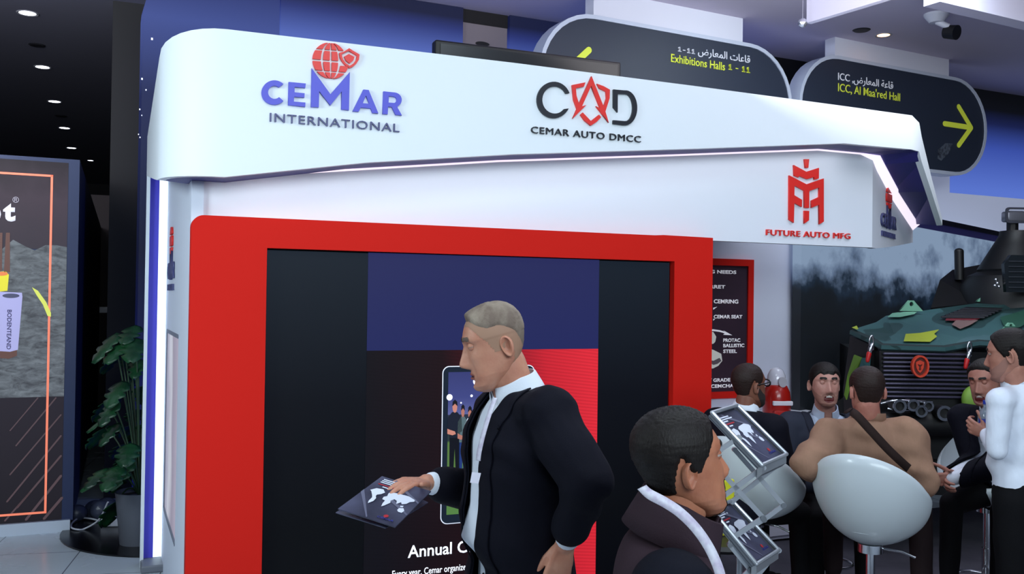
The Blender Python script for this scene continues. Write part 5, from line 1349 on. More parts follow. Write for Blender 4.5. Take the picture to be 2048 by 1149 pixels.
# 3. man with glasses on the left chair
f3 = dirv(.80, .60); n3 = PD(1489, 824, 5.2); k3, f, l = seat_rig(n3, f3, lean=.12, hgt=.50)
seated('bearded man in glasses and dark suit seated behind the brochure rack', (5.2, 5.2), (1499, 773), (1489, 824), dirv(.84, .52, .02), f3, head=dict(hair='receding', hair_t=.006, hair_m=M_hair_brown, brow_m=mat('brow_dark', (22, 16, 14), .7), lid=.35, glasses=True, beard=(.002, mat('beard_dark', (40, 32, 32), .85)), jaw=1.08, scale=1.0),
       skin=skinm('skin_glasses', (132, 86, 68), (116, 72, 58)), shirt=dict(m=M_shirt, belly=.03), jacket=dict(m=M_navy, v=(.12, .5, .06), low=.12, g=.030, belly=.03, seed=9, vox=.012), trousers=dict(m=M_blacktr), **k3)
# 4. laughing man facing the camera
f4 = dirv(-.05, -1); n4 = PD(1651, 827, 5.78); k4, f, l = seat_rig(n4, f4, lean=.06, hgt=.50, sw=.205, knee=.36)
M_grey = cloth('suit_slate', (48, 52, 66))
seated('laughing dark haired man in a slate jacket and open white shirt, seated facing the camera', (5.72, 5.78), (1650, 771), (1651, 827), dirv(-.06, -1, .05), f4, head=dict(hair='fringe', hair_t=.008, hair_m=M_hair_dark, brow_m=mat('brow_dark', (22, 16, 14), .7), lid=.72, open=True, beard=(.0008, mat('stubble_light', (148, 106, 94), .8)), scale=1.09, jaw=.98),
       skin=skinm('skin_laughing', (186, 140, 128), (172, 122, 110)), shirt=dict(m=cloth('shirt_pale', (180, 192, 214), .7), open=.16), jacket=dict(m=M_grey, v=(.18, .5, .105), low=.12, g=.028, seed=12, vox=.011, lm=cloth('lapel_slate', (40, 43, 56))), trousers=dict(m=M_blacktr), **k4)
# 5. man in the tan jacket, back to the camera
f5 = dirv(.28, .96); n5 = PD(1738, 838, 4.75); k5, f, l = seat_rig(n5, f5, lean=-.06, hgt=.45, sw=.20, knee=.44)
k5['sl'] = PD(1664, 872, 4.76); k5['sr'] = PD(1812, 872, 4.68); k5['el'] = PD(1622, 920, 4.62) ; k5['er'] = PD(1846, 960, 4.66); k5['wl'] = PD(1655, 950, 4.95); k5['wr'] = PD(1830, 985, 4.90)
k5['el'] = PD(1618, 925, 4.66)
k5['kr'] = k5['pelv'] + f * .30 - l * .28 - V(0, 0, .06); k5['ar'] = k5['kr'] + V(0, 0, -.44) - l * .02
M_tan = mat('jacket_tan', (152, 118, 98), .8, bump=(9, 1.0), spec=.15, var=(5, (140, 108, 90)), aniso=(1.6, 1.6, .8))
tan, TM, tr = seated('man in a tan jacket with dark cross strap, seated back to camera', (4.72, 4.75), (1733, 784), (1738, 838), dirv(.10, .98, .0), f5, head=dict(hair='short', hair_t=.008, hair_m=M_hair_brown, brow_m=mat('brow_dark', (22, 16, 14), .7), scale=1.0),
       skin=skinm('skin_tan', (180, 122, 106), (164, 104, 92)), shirt=None, jacket=dict(m=M_tan, low=.0, g=.034, fold=.013, seed=21, vox=.010, r=(.062, .052, .052, .042), fax=(.9, .3, .9), ff=26, neckcut=.01, belly=.02), trousers=dict(m=cloth('trousers_brown', (36, 26, 28))), **k5)
collar(tan, tr, TM, M_tan, 1.1, h=.03, fold_=False, gap=.3)
# 6. laughing man on the right
f6 = dirv(-.80, -.60); n6 = PD(1991, 818, 5.3); k6, f, l = seat_rig(n6, f6, lean=.20, hgt=.47, sw=.19, knee=.40)
k6['wl'] = PD(1912, 956, 5.0); k6['wr'] = PD(1908, 952, 5.08); k6['el'] = PD(1985, 935, 4.98); k6['er'] = PD(1950, 925, 5.35)
hf = lambda rg: [dict(el=rg.er + (rg.wr - rg.er) * .7, w=rg.wr, d=dirv(-.7, -.5, -.3), n=dirv(.4, -.8, -.2), t=V(0, 0, 1), curl=(.7, .7, .75, .8)), dict(el=rg.el + (rg.wl - rg.el) * .7, w=rg.wl, d=dirv(-.9, .3, -.2), n=dirv(-.2, 1, 0), t=V(0, 0, 1), curl=(.8, .8, .85, .9))]
seated('laughing man in a dark suit seated on the right, hands clasped on lap', (5.28, 5.3), (1970, 766), (1991, 818), dirv(-.76, -.60, -.16), f6, hup=(V(0, 0, 1) - R0 * .12).normalized(), head=dict(hair='short', hair_t=.010, hair_m=M_hair_dark, brow_m=mat('brow_dark', (22, 16, 14), .7), lid=.75, open=True, beard=(.0008, mat('stubble_light', (148, 106, 94), .8)), scale=1.02),
       skin=skinm('skin_right', (176, 124, 108), (160, 106, 92)), shirt=dict(m=M_shirt, open=.08, belly=.03, cuff=-.02), jacket=dict(m=M_navy, v=(.05, .5, .075), vb=.012, low=.10, g=.026, seed=31, vox=.011, belly=.02), trousers=dict(m=M_blacktr), hands_fn=hf, **k6)
# 7. standing man in the white shirt at the right edge
f7 = dirv(-.62, .78); n7 = PD(2038, 764, 4.5); l7 = V(0, 0, 1).cross(f7).normalized()
pel7 = V(n7.x, n7.y, n7.z - .52) + R0 * .02
rg7 = Rig(head=PD(2017, 713, 4.48), neck=n7, pelvis=pel7, front=f7, sl=n7 - V(0, 0, .08) + l7 * .19, sr=n7 - V(0, 0, .08) - l7 * .19,
          el=PD(1994, 900, 4.38), wl=PD(1972, 868, 4.62), er=n7 - V(0, 0, .36) - l7 * .23, wr=n7 - V(0, 0, .58) - l7 * .18 + f7 * .1,
          hl=pel7 + l7 * .09 - V(0, 0, .03), hr=pel7 - l7 * .09 - V(0, 0, .03), kl=down(pel7 + l7 * .1, .50), kr=down(pel7 - l7 * .1, .50), al=down(pel7 + l7 * .1, .09), ar=down(pel7 - l7 * .1, .09),
          face=dirv(-.74, .62, -.12), fd=f7)
standing, SM, = build_person('man in a white shirt and black trousers standing at the right edge', rg7,
    dict(hair='short', hair_t=.012, hair_m=M_hair_dark, brow_m=mat('brow_dark', (22, 16, 14), .7), lid=.5, scale=1.0, beard=(.0007, mat('stubble_light', (148, 106, 94), .8))),
    skinm('skin_standing', (180, 128, 110), (162, 110, 94)), shirt=dict(m=mat('shirt_creased', (220, 228, 242), .7, bump=(12, .7), spec=.15, aniso=(1.4, 1.4, .8)), fold=.0035, belly=.02, cuff=.02), trousers=dict(m=M_blacktr),
    hands=[dict(el=rg7.el + (rg7.wl - rg7.el) * .7, w=rg7.wl, d=dirv(-.5, .8, .3), n=dirv(.8, .4, 0), t=V(0, 0, 1), curl=(.7, .75, .8, .85), s=.95)])

# ================================================================== FURNITURE AND PROPS
M_shell = mat('chair_white', (196, 206, 212), 0.35, coat=0.3)
def make_chair(loc, rz, label, grp, first=None):
    if first is not None:
        c = first.copy(); COL.objects.link(c); c.location = loc; c.rotation_euler.z = rz; c['label'] = label
        for ch in list(first.children):
            d = ch.copy(); COL.objects.link(d); d.parent = c
            for g2 in ch.children: e2 = g2.copy(); COL.objects.link(e2); e2.parent = d
        return c
    c = empty('swivel_chair', loc, label, 'chair', grp, rz)
    # tub shell: deep bowl, high rim at the back (-y), low at the front (+y)
    vs = []; fs = []; NA, NR = 56, 16
    def pt(a, t, sc_=1.0):
        back = 0.5 + 0.5 * math.cos(a)                    # a=0 back
        rimz = 0.70 + 0.08 + 0.33 * back ** 1.15
        Rx, Ry = 0.268 * sc_, 0.255 * sc_
        rr_ = math.sin(min(1, t * 1.0) * math.pi / 2) ** 0.80
        zz = 0.665 + (1 - sc_) * .3 + (rimz - 0.665) * (1 - math.cos(t * math.pi / 2)) ** 0.85
        out = 1 + 0.05 * t * back
        return (Rx * rr_ * math.sin(a) * out, -Ry * rr_ * math.cos(a) * out, zz)
    for layer, sc_ in ((0, 1.0), (1, 0.93)):
        for i in range(NR + 1):
            for j in range(NA): vs.append(pt(2 * math.pi * j / NA, i / NR if i else 0.02, sc_))
    o2 = (NR + 1) * NA
    for i in range(NR):
        for j in range(NA):
            j2 = (j + 1) % NA
            fs.append((i * NA + j, i * NA + j2, (i + 1) * NA + j2, (i + 1) * NA + j)); fs.append((o2 + i * NA + j2, o2 + i * NA + j, o2 + (i + 1) * NA + j, o2 + (i + 1) * NA + j2))
    for j in range(NA): j2 = (j + 1) % NA; fs.append((NR * NA + j, NR * NA + j2, o2 + NR * NA + j2, o2 + NR * NA + j))
    fs.append(tuple(range(NA))[::-1]); fs.append(tuple(o2 + j for j in range(NA)))
    m = MB(); m.add(vs, fs); m.build('seat_shell', M_shell, c, smooth=60, local=True)
    MB().lathe([(0.0001, .73), (.12, .73), (.15, .745), (.14, .765), (0.0001, .77)], (0, 0, 0), 32).build('cushion', M_shell, c, smooth=50, local=True)
    MB().cyl((0, 0, .40), (0, 0, .68), 0.022, 24).cyl((0, 0, .63), (0, 0, .67), .06, 24).build('gas_lift', M_chrome, c, smooth=40, local=True)
    MB().cyl((0, 0, .03), (0, 0, .42), 0.030, 24).build('column', M_chrome, c, smooth=40, local=True)
    MB().lathe([(.21, 0), (.215, .008), (.16, .018), (.06, .03), (.035, .06), (.0001, .06)], (0, 0, 0), 40).build('base', M_chrome, c, smooth=40, local=True)
    fr_ = MB(); fr_.sweep([(.13 * math.sin(t), .10 + .13 * math.cos(t), .27) for t in [math.pi * (-.75 + 1.5 * k / 24) for k in range(25)]], 0.010, 10); fr_.sweep([(-.092, .008, .27), (0, -.0, .27), (.092, .008, .27)], .010, 10)
    fr_.build('footrest', M_chrome, c, smooth=50, local=True)
    MB().sweep([(.02, 0, .655), (.14, .02, .65), (.2, .03, .63)], .006, 8).build('lever', M_chrome, c, smooth=50, local=True)
    return c
def fl(p): return V(p.x, p.y, 0.012)
GC = 'white tub chairs around the seated group'
# chair facing directions: high back turned to the left and towards the camera
def yawf(f): return math.atan2(-f.x, f.y)
c1p = fl(PD(1742, 1000, 4.62)); ch = make_chair(c1p, yawf(dirv(.62, .78)), 'white tub chair under the man in the tan jacket, nearest of the chairs', GC)
make_chair(fl(PD(1508, 960, 5.12)), yawf(dirv(.75, .66)), 'white tub chair behind the brochure rack, under the man in glasses', GC, ch)
make_chair(fl(PD(1975, 1000, 5.55)), yawf(dirv(-.7, -.7)), 'white tub chair at the right, mostly hidden under the laughing man with clasped hands', GC, ch)
make_chair(fl(PD(1650, 980, 5.84)), yawf(dirv(0, -1)), 'white tub chair under the laughing man facing the camera, almost hidden', GC, ch)

# strap across the tan jacket
co = None
sp = spline([PD(1694, 822, 4.60), PD(1710, 828, 4.50), PD(1740, 860, 4.475), PD(1775, 898, 4.48), PD(1800, 922, 4.50), PD(1818, 938, 4.56)], 8)
surface_strip(tan, 'shoulder_strap', sp, .040, cloth('strap_brown', (44, 32, 30)), -FH, .004)

# brochures
def brochure_mat(): return mat('brochure_cover', (70, 72, 96), 0.35, var=(7, (34, 36, 56)), aniso=(1, 1, 1))
M_bc = brochure_mat(); M_bw = mat('brochure_white', (216, 222, 238), 0.5); M_page = mat('page_edge', (200, 204, 214), 0.6)
MAPP = [[(.10, .60), (.16, .68), (.28, .70), (.36, .64), (.33, .58), (.28, .54), (.29, .50), (.33, .46), (.34, .38), (.30, .30), (.27, .36), (.26, .45), (.22, .50), (.18, .54), (.14, .58)],
        [(.42, .66), (.50, .70), (.62, .71), (.76, .72), (.90, .68), (.92, .64), (.86, .60), (.84, .54), (.78, .50), (.74, .54), (.70, .47), (.66, .54), (.60, .56), (.57, .50), (.60, .46), (.56, .36), (.53, .32), (.50, .40), (.49, .47), (.43, .48), (.41, .54), (.45, .58), (.43, .62)],
        [(.80, .40), (.86, .43), (.91, .38), (.90, .32), (.84, .32), (.80, .35)], [(.78, .46), (.83, .48), (.84, .44), (.80, .43)]]
def brochure(par, A, B, C, D, name=None, label=None, lift=0.0):
    """A top-left, B top-right, C bottom-right, D bottom-left"""
    A, B, C, D = map(Vector, (A, B, C, D)); n_ = (B - A).cross(D - A).normalized()
    if n_.dot(CAM - A) < 0: n_ = -n_
    P = lambda u, v, o_=0.0: (A * (1 - u) + B * u) * v + (D * (1 - u) + C * u) * (1 - v) + n_ * (o_ + lift)
    b = MB(); vs = [P(0, 0), P(1, 0), P(1, 1), P(0, 1), P(0, 0, -.003), P(1, 0, -.003), P(1, 1, -.003), P(0, 1, -.003)]
    b.add(vs, [(0, 1, 2, 3), (4, 7, 6, 5), (0, 4, 5, 1), (1, 5, 6, 2), (2, 6, 7, 3), (3, 7, 4, 0)])
    if par is None:
        o = b.build('brochure', M_bc); tag(o, label, 'brochure', name)
    else: o = b.build('brochure', M_bc, par)
    # direction of text must read left to right from the cover side
    def poly(nm, pts, m_, o_=.0008):
        mm = MB(); vv = [P(u, v, o_) for u, v in pts]; mm.add(vv, [tuple(range(len(vv)))]); bmesh.ops.triangulate(mm.bm, faces=mm.bm.faces[:]); q = mm.build(nm, m_, o); return q
    for k, (x0, y0, x1, y1) in enumerate(((0.0, .58, .5, .0), (.45, .62, 1, .30), (.3, 1, 1, .62))):
        poly('swoosh', [(x0, y0), (x0, y0 - .08), (x1, y1), (x1, y1 + .03)], mat('swoosh_grey', (96, 98, 120), .4))
    for p_ in MAPP: poly('world_map', p_, M_bw, .0012)
    for k, (u0, u1, v0, m_) in enumerate(((.10, .50, .92, M_bw), (.10, .58, .88, M_bw), (.10, .34, .84, M_bw), (.10, .50, .785, mat('brochure_red', (170, 30, 40), .5)), (.22, .36, .74, M_bw))):
        poly('title_line', [(u0, v0), (u1, v0), (u1, v0 + .022), (u0, v0 + .022)], m_, .0012)
    poly('globe_mark', [(.74 + .04 * math.cos(t), .155 + .035 * math.sin(t)) for t in [k * math.pi / 5 for k in range(10)]], mat('brochure_red', (170, 30, 40), .5), .0012)
    o2 = A * 0
    pu = (C - D).normalized(); pl = Plane(P(0, 0, .001), pu, orth(A - D, pu)); 
    if pl.N.dot(n_) < 0: return o
    Wd = (C - D).length
    text('logo_lettering', 'CEMAR', pl, Wd * .62, (A - D).length * .075, Wd * .90, (A - D).length * .04, mat('brochure_blue', (40, 44, 130), .5), o, thick=.0005, off=.0004, bold=.02)
    return o
GB = 'brochures with a white world map on the cover'
brochure(None, PD(764, 953, 2.79), PD(862, 983, 2.71), PD(790, 1055, 2.52), PD(676, 1018, 2.61), GB, 'upper brochure with a world map cover held out by the walking man')
brochure(None, PD(772, 962, 2.80), PD(857, 999, 2.73), PD(772, 1050, 2.54), PD(672, 1019, 2.62), GB, 'second brochure fanned just under the one held by the walking man', lift=-.010)

# zigzag brochure rack
rack = empty('brochure_rack', tuple(fl(PD(1480, 1000, 3.22))), 'folding silver zigzag brochure rack with tilted trays standing behind the man in the vest', 'brochure rack')
M_al = mat('brushed_silver', (176, 182, 190), 0.35, 0.6)
def tray(TL, TR, BR, BL, k):
    TL, TR, BR, BL = map(Vector, (TL, TR, BR, BL)); n_ = (TR - TL).cross(BL - TL).normalized()
    if n_.dot(CAM - TL) < 0: n_ = -n_
    m = MB(); r = .007
    for a, b in ((TL, TR), (TR, BR), (BR, BL), (BL, TL)): m.rcone(a, b, r, r, 8)
    d = -n_ * .022
    for a, b in ((TL, TR), (TR, BR), (BR, BL), (BL, TL)):
        m.add([a, b, b + d, a + d], [(0, 1, 2, 3)]); m.add([a + d * .1, b + d * .1, b + d, a + d], [(3, 2, 1, 0)])
    t = m.build('tray', M_al, rack, smooth=30)
    m = MB(); dn = V(0, 0, -.03)
    m.add([BL, BR, BR + dn, BL + dn, BL + d, BR + d, BR + d + dn, BL + d + dn], [(0, 1, 2, 3), (4, 7, 6, 5), (0, 4, 5, 1), (1, 5, 6, 2), (2, 6, 7, 3), (3, 7, 4, 0)]); m.build('tray_lip', M_al, t)
    f_ = lambda a, b: a * .93 + b * .07
    i = lambda p, c: p + (c - p) * .085
    c = (TL + TR + BR + BL) / 4
    m = MB(); vs = [p + d * .9 for p in (TL, TR, BR, BL)]; m.add(vs, [(0, 1, 2, 3)]); q = m.build('tray_back', mat('tray_dark', (58, 62, 76), .4), t); md = q.modifiers.new('s', 'SOLIDIFY'); md.thickness = .003
    brochure(None, i(TL, c) + d * .5, i(TR, c) + d * .5, i(BR, c) + d * .5, i(BL, c) + d * .5, GB, k)
tray(PD(1424, 826, 3.14), PD(1474, 811, 3.34), PD(1573, 909, 3.31), PD(1524, 931, 3.10), 'world map brochure in the upper tray of the silver rack')
tray(PD(1422, 1018, 3.14), PD(1464, 1002, 3.34), PD(1557, 1101, 3.31), PD(1513, 1129, 3.10), 'world map brochure in the lower tray of the silver rack')
def bar(p, q, near, wd=.016):
    Dn = 3.13 if near else 3.33; a = PD(*p, Dn); b = PD(*q, Dn); m = MB(); d = (b - a).normalized(); s = d.cross(FH).normalized() * wd / 2; t = FH * .003
    m.add([a - s - t, a + s - t, b + s - t, b - s - t, a - s + t, a + s + t, b + s + t, b - s + t], [(0, 1, 2, 3), (4, 7, 6, 5), (0, 4, 5, 1), (1, 5, 6, 2), (2, 6, 7, 3), (3, 7, 4, 0)])
    m.cyl(a - t * 3, a + t * 2, .009, 12); m.cyl(b - t * 3, b + t * 2, .009, 12)
    m.build('scissor_arm', M_al, rack)
for p, q, nr in (((1421, 1012), (1526, 936), 1), ((1440, 900), (1478, 876), 1), ((1450, 953), (1526, 1036), 1), ((1526, 1036), (1466, 1076), 1), ((1459, 1090), (1500, 1140), 1), ((1466, 1076), (1459, 1090), 1), ((1500, 1140), (1440, 1200), 1),
                 ((1464, 1004), (1566, 922), 0), ((1469, 900), (1567, 1011), 0), ((1567, 1011), (1528, 1040), 0), ((1528, 1040), (1500, 1056), 0), ((1557, 1101), (1500, 1170), 0)):
    bar(p, q, nr)
bp = fl(PD(1480, 1000, 3.22)); low1 = PD(1500, 1180, 3.22)
MB().rbox((bp.x - .16, bp.y - .13, .012), (bp.x + .16, bp.y + .13, .030), .006).build('base', M_al, rack)
MB().cyl(bp, V(bp.x, bp.y, PD(1513, 1129, 3.1).z), .010, 12).build('post', M_al, rack)

# lanyards
M_lan = mat('lanyard_white', (206, 208, 220), 0.5, var=(60, (180, 172, 196)))
surface_strip(vestman, 'lanyard', spline([PD(1284, 976, 1.93), PD(1300, 990, 1.905), PD(1330, 1006, 1.895), PD(1362, 1028, 1.89), PD(1395, 1062, 1.885), PD(1422, 1104, 1.88), PD(1440, 1150, 1.87), PD(1446, 1200, 1.87)], 8), .021, M_lan, dirv(.15, -1, .35), .0015)
surface_strip(walker, 'lanyard', spline([PD(990, 796, 2.52), PD(978, 830, 2.50), PD(966, 870, 2.485), PD(958, 905, 2.48), PD(956, 922, 2.48)], 6), .014, M_lan, dirv(-.6, -1, 0), .0015)
m = MB(); a = PD(942, 944, 2.47)
m.add([PD(944, 945, 2.475), PD(962, 947, 2.475), PD(957, 968, 2.47), PD(940, 966, 2.47)], [(0, 1, 2, 3)]); q = m.build('badge', mat('badge_white', (206, 206, 222), .4), walker); md = q.modifiers.new('s', 'SOLIDIFY'); md.thickness = .002

# water bottle
bt = PD(1972, 862, 4.66)
bo = empty('water_bottle', tuple(bt - V(0, 0, .06)), 'clear water bottle with a blue label held by the man in the white shirt', 'bottle')
MB().lathe([(.0001, 0), (.031, 0), (.033, .01), (.033, .13), (.028, .155), (.013, .175), (.013, .19), (.0001, .19)], bt - V(0, 0, .06), 24).build('bottle_body', mat('bottle_plastic', (190, 205, 222), .08, trans=.6), bo, smooth=40)
MB().lathe([(.0338, .05), (.0338, .12)], bt - V(0, 0, .06), 24).build('bottle_label', mat('label_blue', (40, 56, 150), .5), bo, smooth=40)
MB().cyl(bt + V(0, 0, .13), bt + V(0, 0, .148), .015, 16).build('bottle_cap', mat('cap_blue', (30, 60, 170), .4), bo)

# yellow and red bag on the floor by the video wall
yb = PD(1432, 985, 4.7)
m = MB(); m.rbox((yb.x - .14, yb.y - .06, .70), (yb.x + .07, yb.y + .08, yb.z + .07), .01)
# stool table carrying it
tb_ = empty('side_table', (yb.x, yb.y, 0.012), 'small dark side table behind the brochure rack, carrying the yellow bag', 'table')
MB().lathe([(.0001, .655), (.26, .655), (.27, .67), (.26, .69), (.0001, .69)], (yb.x, yb.y, 0.01), 32).build('table_top', M_black, tb_, smooth=40)
MB().cyl((yb.x, yb.y, .03), (yb.x, yb.y, .665), .025, 16).build('post', M_black, tb_); MB().lathe([(.0001, 0), (.2, 0), (.19, .02), (.0001, .03)], (yb.x, yb.y, .012), 32).build('foot', M_black, tb_)
tag(m.build('gift_bag', mat('bag_yellow', (206, 204, 40), 0.5)), 'yellow paper bag behind the brochure rack, beside the red wall edge', 'bag')

# ================================================================== ARMOURED VEHICLE
def camo(name='camouflage'):
    m = bpy.data.materials.new(name); m.use_nodes = True; nt = m.node_tree; b = nt.nodes['Principled BSDF']
    g = nt.nodes.new('ShaderNodeNewGeometry'); mp = nt.nodes.new('ShaderNodeMapping'); mp.inputs['Scale'].default_value = (1, 1, 1.6); nt.links.new(g.outputs['Position'], mp.inputs[0])
    n = nt.nodes.new('ShaderNodeTexNoise'); n.inputs['Scale'].default_value = 1.1; n.inputs['Detail'].default_value = 1.5; n.inputs['Distortion'].default_value = 0.6; nt.links.new(mp.outputs[0], n.inputs[0])
    r = nt.nodes.new('ShaderNodeValToRGB'); r.color_ramp.interpolation = 'CONSTANT'; el = r.color_ramp.elements
    el[0].position = 0; el[0].color = (*lin((36, 66, 66)), 1); el[1].position = .44; el[1].color = (*lin((58, 96, 98)), 1)
    for p, c in ((.58, (70, 104, 108)), (.68, (120, 92, 88)), (.71, (42, 82, 70))): q = el.new(p); q.color = (*lin(c), 1)
    nt.links.new(n.outputs['Fac'], r.inputs[0]); nt.links.new(r.outputs[0], b.inputs['Base Color']); b.inputs['Roughness'].default_value = .55
    return m
M_camo = camo(); M_vb = mat('vehicle_black', (9, 9, 12), .5); M_slat = mat('grille_slat', (70, 66, 88), .35, .4)
veh = empty('armoured_vehicle', tuple(PD(1850, 900, 7.6)), 'camouflage armoured vehicle with a slatted black grille and roof turret, parked before the smoky backdrop', 'vehicle')
veh.location.z = 0
def pm(name, faces, m_, par=veh, thick=0.0, smooth=None):
    """faces given by (px, py, depth) corners"""
    mb = MB()
    for f_ in faces: mb.add([PD(*p) for p in f_], [tuple(range(len(f_)))])
    bmesh.ops.remove_doubles(mb.bm, verts=mb.bm.verts[:], dist=.002)
    o = mb.build(name, m_, par, smooth)
    sgn = sum(p_.area * p_.normal.dot(CAM - p_.center) for p_ in o.data.polygons)
    if sgn < 0: o.data.flip_normals()
    if thick: md = o.modifiers.new('s', 'SOLIDIFY'); md.thickness = thick; md.offset = -1
    if name in ('camo_patch', 'hood_louvre'):
        for v_ in o.data.vertices: v_.co.z += .015; v_.co -= FH * .012
    return o
a, b, c, d, e, f_ = (1700, 661, 7.30), (1744, 680, 7.02), (1763, 691, 6.90), (1891, 695, 6.88), (1960, 683, 6.95), (2080, 690, 7.0)
g_, h_, i_, j_ = (1752, 645, 7.55), (1772, 632, 7.9), (1960, 606, 8.6), (2100, 598, 8.5)
k1, k2, k3_ = (1788, 668, 7.3), (1860, 664, 7.25), (1913, 622, 8.3)
k4_, k5_ = (1975, 655, 7.5), (2010, 620, 8.35)
pm('hood', [(a, b, k1, g_), (g_, k1, h_), (b, c, k1), (c, d, k2, k1), (k1, k2, (1876, 642, 7.8), k3_, h_), (h_, k3_, i_), (k2, d, e, k4_), (k2, k4_, (1966, 643, 7.75), (1876, 642, 7.8)), (k4_, e, f_, (2085, 650, 7.6)), (k4_, (2085, 650, 7.6), j_, k5_, (1966, 643, 7.75)), (k3_, k5_, j_, i_), ((1876, 642, 7.8), (1966, 643, 7.75), k5_, k3_)], M_camo, thick=.03)
from mathutils.bvhtree import BVHTree
_h = [o_ for o_ in COL.objects if o_.name == 'hood'][0]
_bvh = BVHTree.FromPolygons([v.co[:] for v in _h.data.vertices], [list(p_.vertices) for p_ in _h.data.polygons])
def hood_patch(name, pts, m_, lift=.022):
    bm = bmesh.new(); f0 = bm.faces.new([bm.verts.new((x, y, 0)) for x, y in pts]); bmesh.ops.triangulate(bm, faces=[f0])
    bmesh.ops.subdivide_edges(bm, edges=bm.edges[:], cuts=5, use_grid_fill=True); bmesh.ops.triangulate(bm, faces=bm.faces[:])
    dead = []
    for v in bm.verts:
        dr = ray(v.co.x, v.co.y).normalized(); hit = _bvh.ray_cast(CAM, dr)
        if hit[0] is None: dead.append(v); continue
        n_ = hit[1]; n_ = n_ if n_.dot(dr) < 0 else -n_
        v.co = hit[0] + n_ * lift
    bmesh.ops.delete(bm, geom=dead, context='VERTS')
    me = bpy.data.meshes.new(name); bm.to_mesh(me); bm.free(); return link_mesh(name, me, m_, veh)
pm('front_lip', [(c, d, (1891, 706, 6.90), (1763, 702, 6.92)), (d, e, (1960, 694, 6.97), (1891, 706, 6.90)), (e, f_, (2080, 702, 7.02), (1960, 694, 6.97)), (b, c, (1763, 702, 6.92), (1744, 690, 7.04)), (a, b, (1744, 690, 7.04), (1702, 670, 7.32))], mat('lip_dark_teal', (24, 44, 46), .6), thick=.03)
lv = hood_patch('hood_louvre', [(1878, 641), (1932, 620), (2008, 622), (1964, 642)], M_vb, .026)
for k in range(6):
    t = (k + .5) / 6; pL = PD(1880 + 50 * t, 640 - 20 * t, 7.75 + .5 * t); pR = PD(1965 + 40 * t, 641 - 19 * t, 7.70 + .55 * t)
    MB().rcone(pL + V(0, 0, .015), pR + V(0, 0, .015), .008, .008, 6).build('louvre_bar', mat('bar_dark', (40, 40, 48), .5), lv)
hood_patch('camo_patch', [(1807, 689), (1811, 674), (1840, 672), (1878, 665), (1868, 674), (1874, 679), (1860, 690)], mat('patch_lime', (170, 182, 52), .6))
hood_patch('camo_patch', [(1774, 640), (1784, 632), (1806, 629), (1835, 628), (1828, 634), (1800, 640)], mat('patch_mint', (120, 176, 150), .6))
hood_patch('camo_patch', [(1903, 655), (1912, 646), (1956, 646), (1940, 656), (1920, 664)], mat('patch_clay', (128, 100, 96), .6))
hood_patch('camo_patch', [(1890, 647), (1892, 642.5), (1960, 643), (1940, 648)], mat('patch_maroon', (112, 34, 44), .6))
hood_patch('camo_patch', [(1702, 660), (1712, 656), (1716, 664), (1706, 666)], mat('patch_lime', (170, 182, 52), .6))
hood_patch('camo_patch', [(2000, 640), (2048, 626), (2070, 640), (2040, 660), (2010, 664)], mat('patch_moss', (36, 84, 66), .6))
# lifting eye
for (x, y, D, s) in ((1820, 612, 8.05, 1.0), (1968, 596, 8.6, .8), (2018, 654, 7.45, .7)):
    p = PD(x, y, D); M_ = Matrix((R0, V(0, 0, 1), -FH)).transposed().to_4x4(); M_.translation = p
    shape('lifting_eye', [[(-.10 * s, -.045 * s), (.10 * s, -.045 * s), (.04 * s, .02 * s), (.02 * s, .045 * s), (-.02 * s, .045 * s), (-.04 * s, .02 * s)], [(.016 * s * math.cos(-t), .014 * s + .02 * s * math.sin(-t)) for t in [k * math.pi / 6 for k in range(12)]]], M_, mat('patch_mint', (120, 176, 150), .6), veh, .03)
# body under and behind the hood
m = MB(); ff = [PD(1700, 690, 7.34), PD(1762, 700, 6.98), PD(1940, 700, 6.98), PD(2120, 700, 7.1)]; bb = [p + (FH * .95 + R0 * .25) * 1.0 for p in ff]
vs = [V(p.x, p.y, z) for z in (.45, 1.50) for p in ff + bb[::-1]]
m.add(vs, [tuple(range(8))[::-1], tuple(range(8, 16))] + [(k, (k + 1) % 8, 8 + (k + 1) % 8, 8 + k) for k in range(8)]); m.build('front_body', M_vb, veh)
# grille slats
gr = MB(); q0 = PD(1762, 702, 6.93); q1 = PD(1938, 702, 6.93)
gr.add([V(p.x, p.y, z) for z in (.72, q0.z) for p in (q0, q1)], [(0, 1, 3, 2)]); gq = gr.build('grille', M_vb, veh); md = gq.modifiers.new('s', 'SOLIDIFY'); md.thickness = .03
zt0 = PD(1800, 706, 6.9).z; zb0 = PD(1800, 800, 6.9).z
for k in range(11):
    z = zt0 + (zb0 - zt0) * (k + .3) / 11; A_ = V(q0.x, q0.y, z) - FH * .03 + (q1 - q0) * .02; B_ = V(q1.x, q1.y, z) - FH * .03 - (q1 - q0) * .02; A_.z = B_.z = z
    MB().rcone(A_, B_, .0095, .0095, 8).build('grille_slat', M_slat, gq, smooth=50)
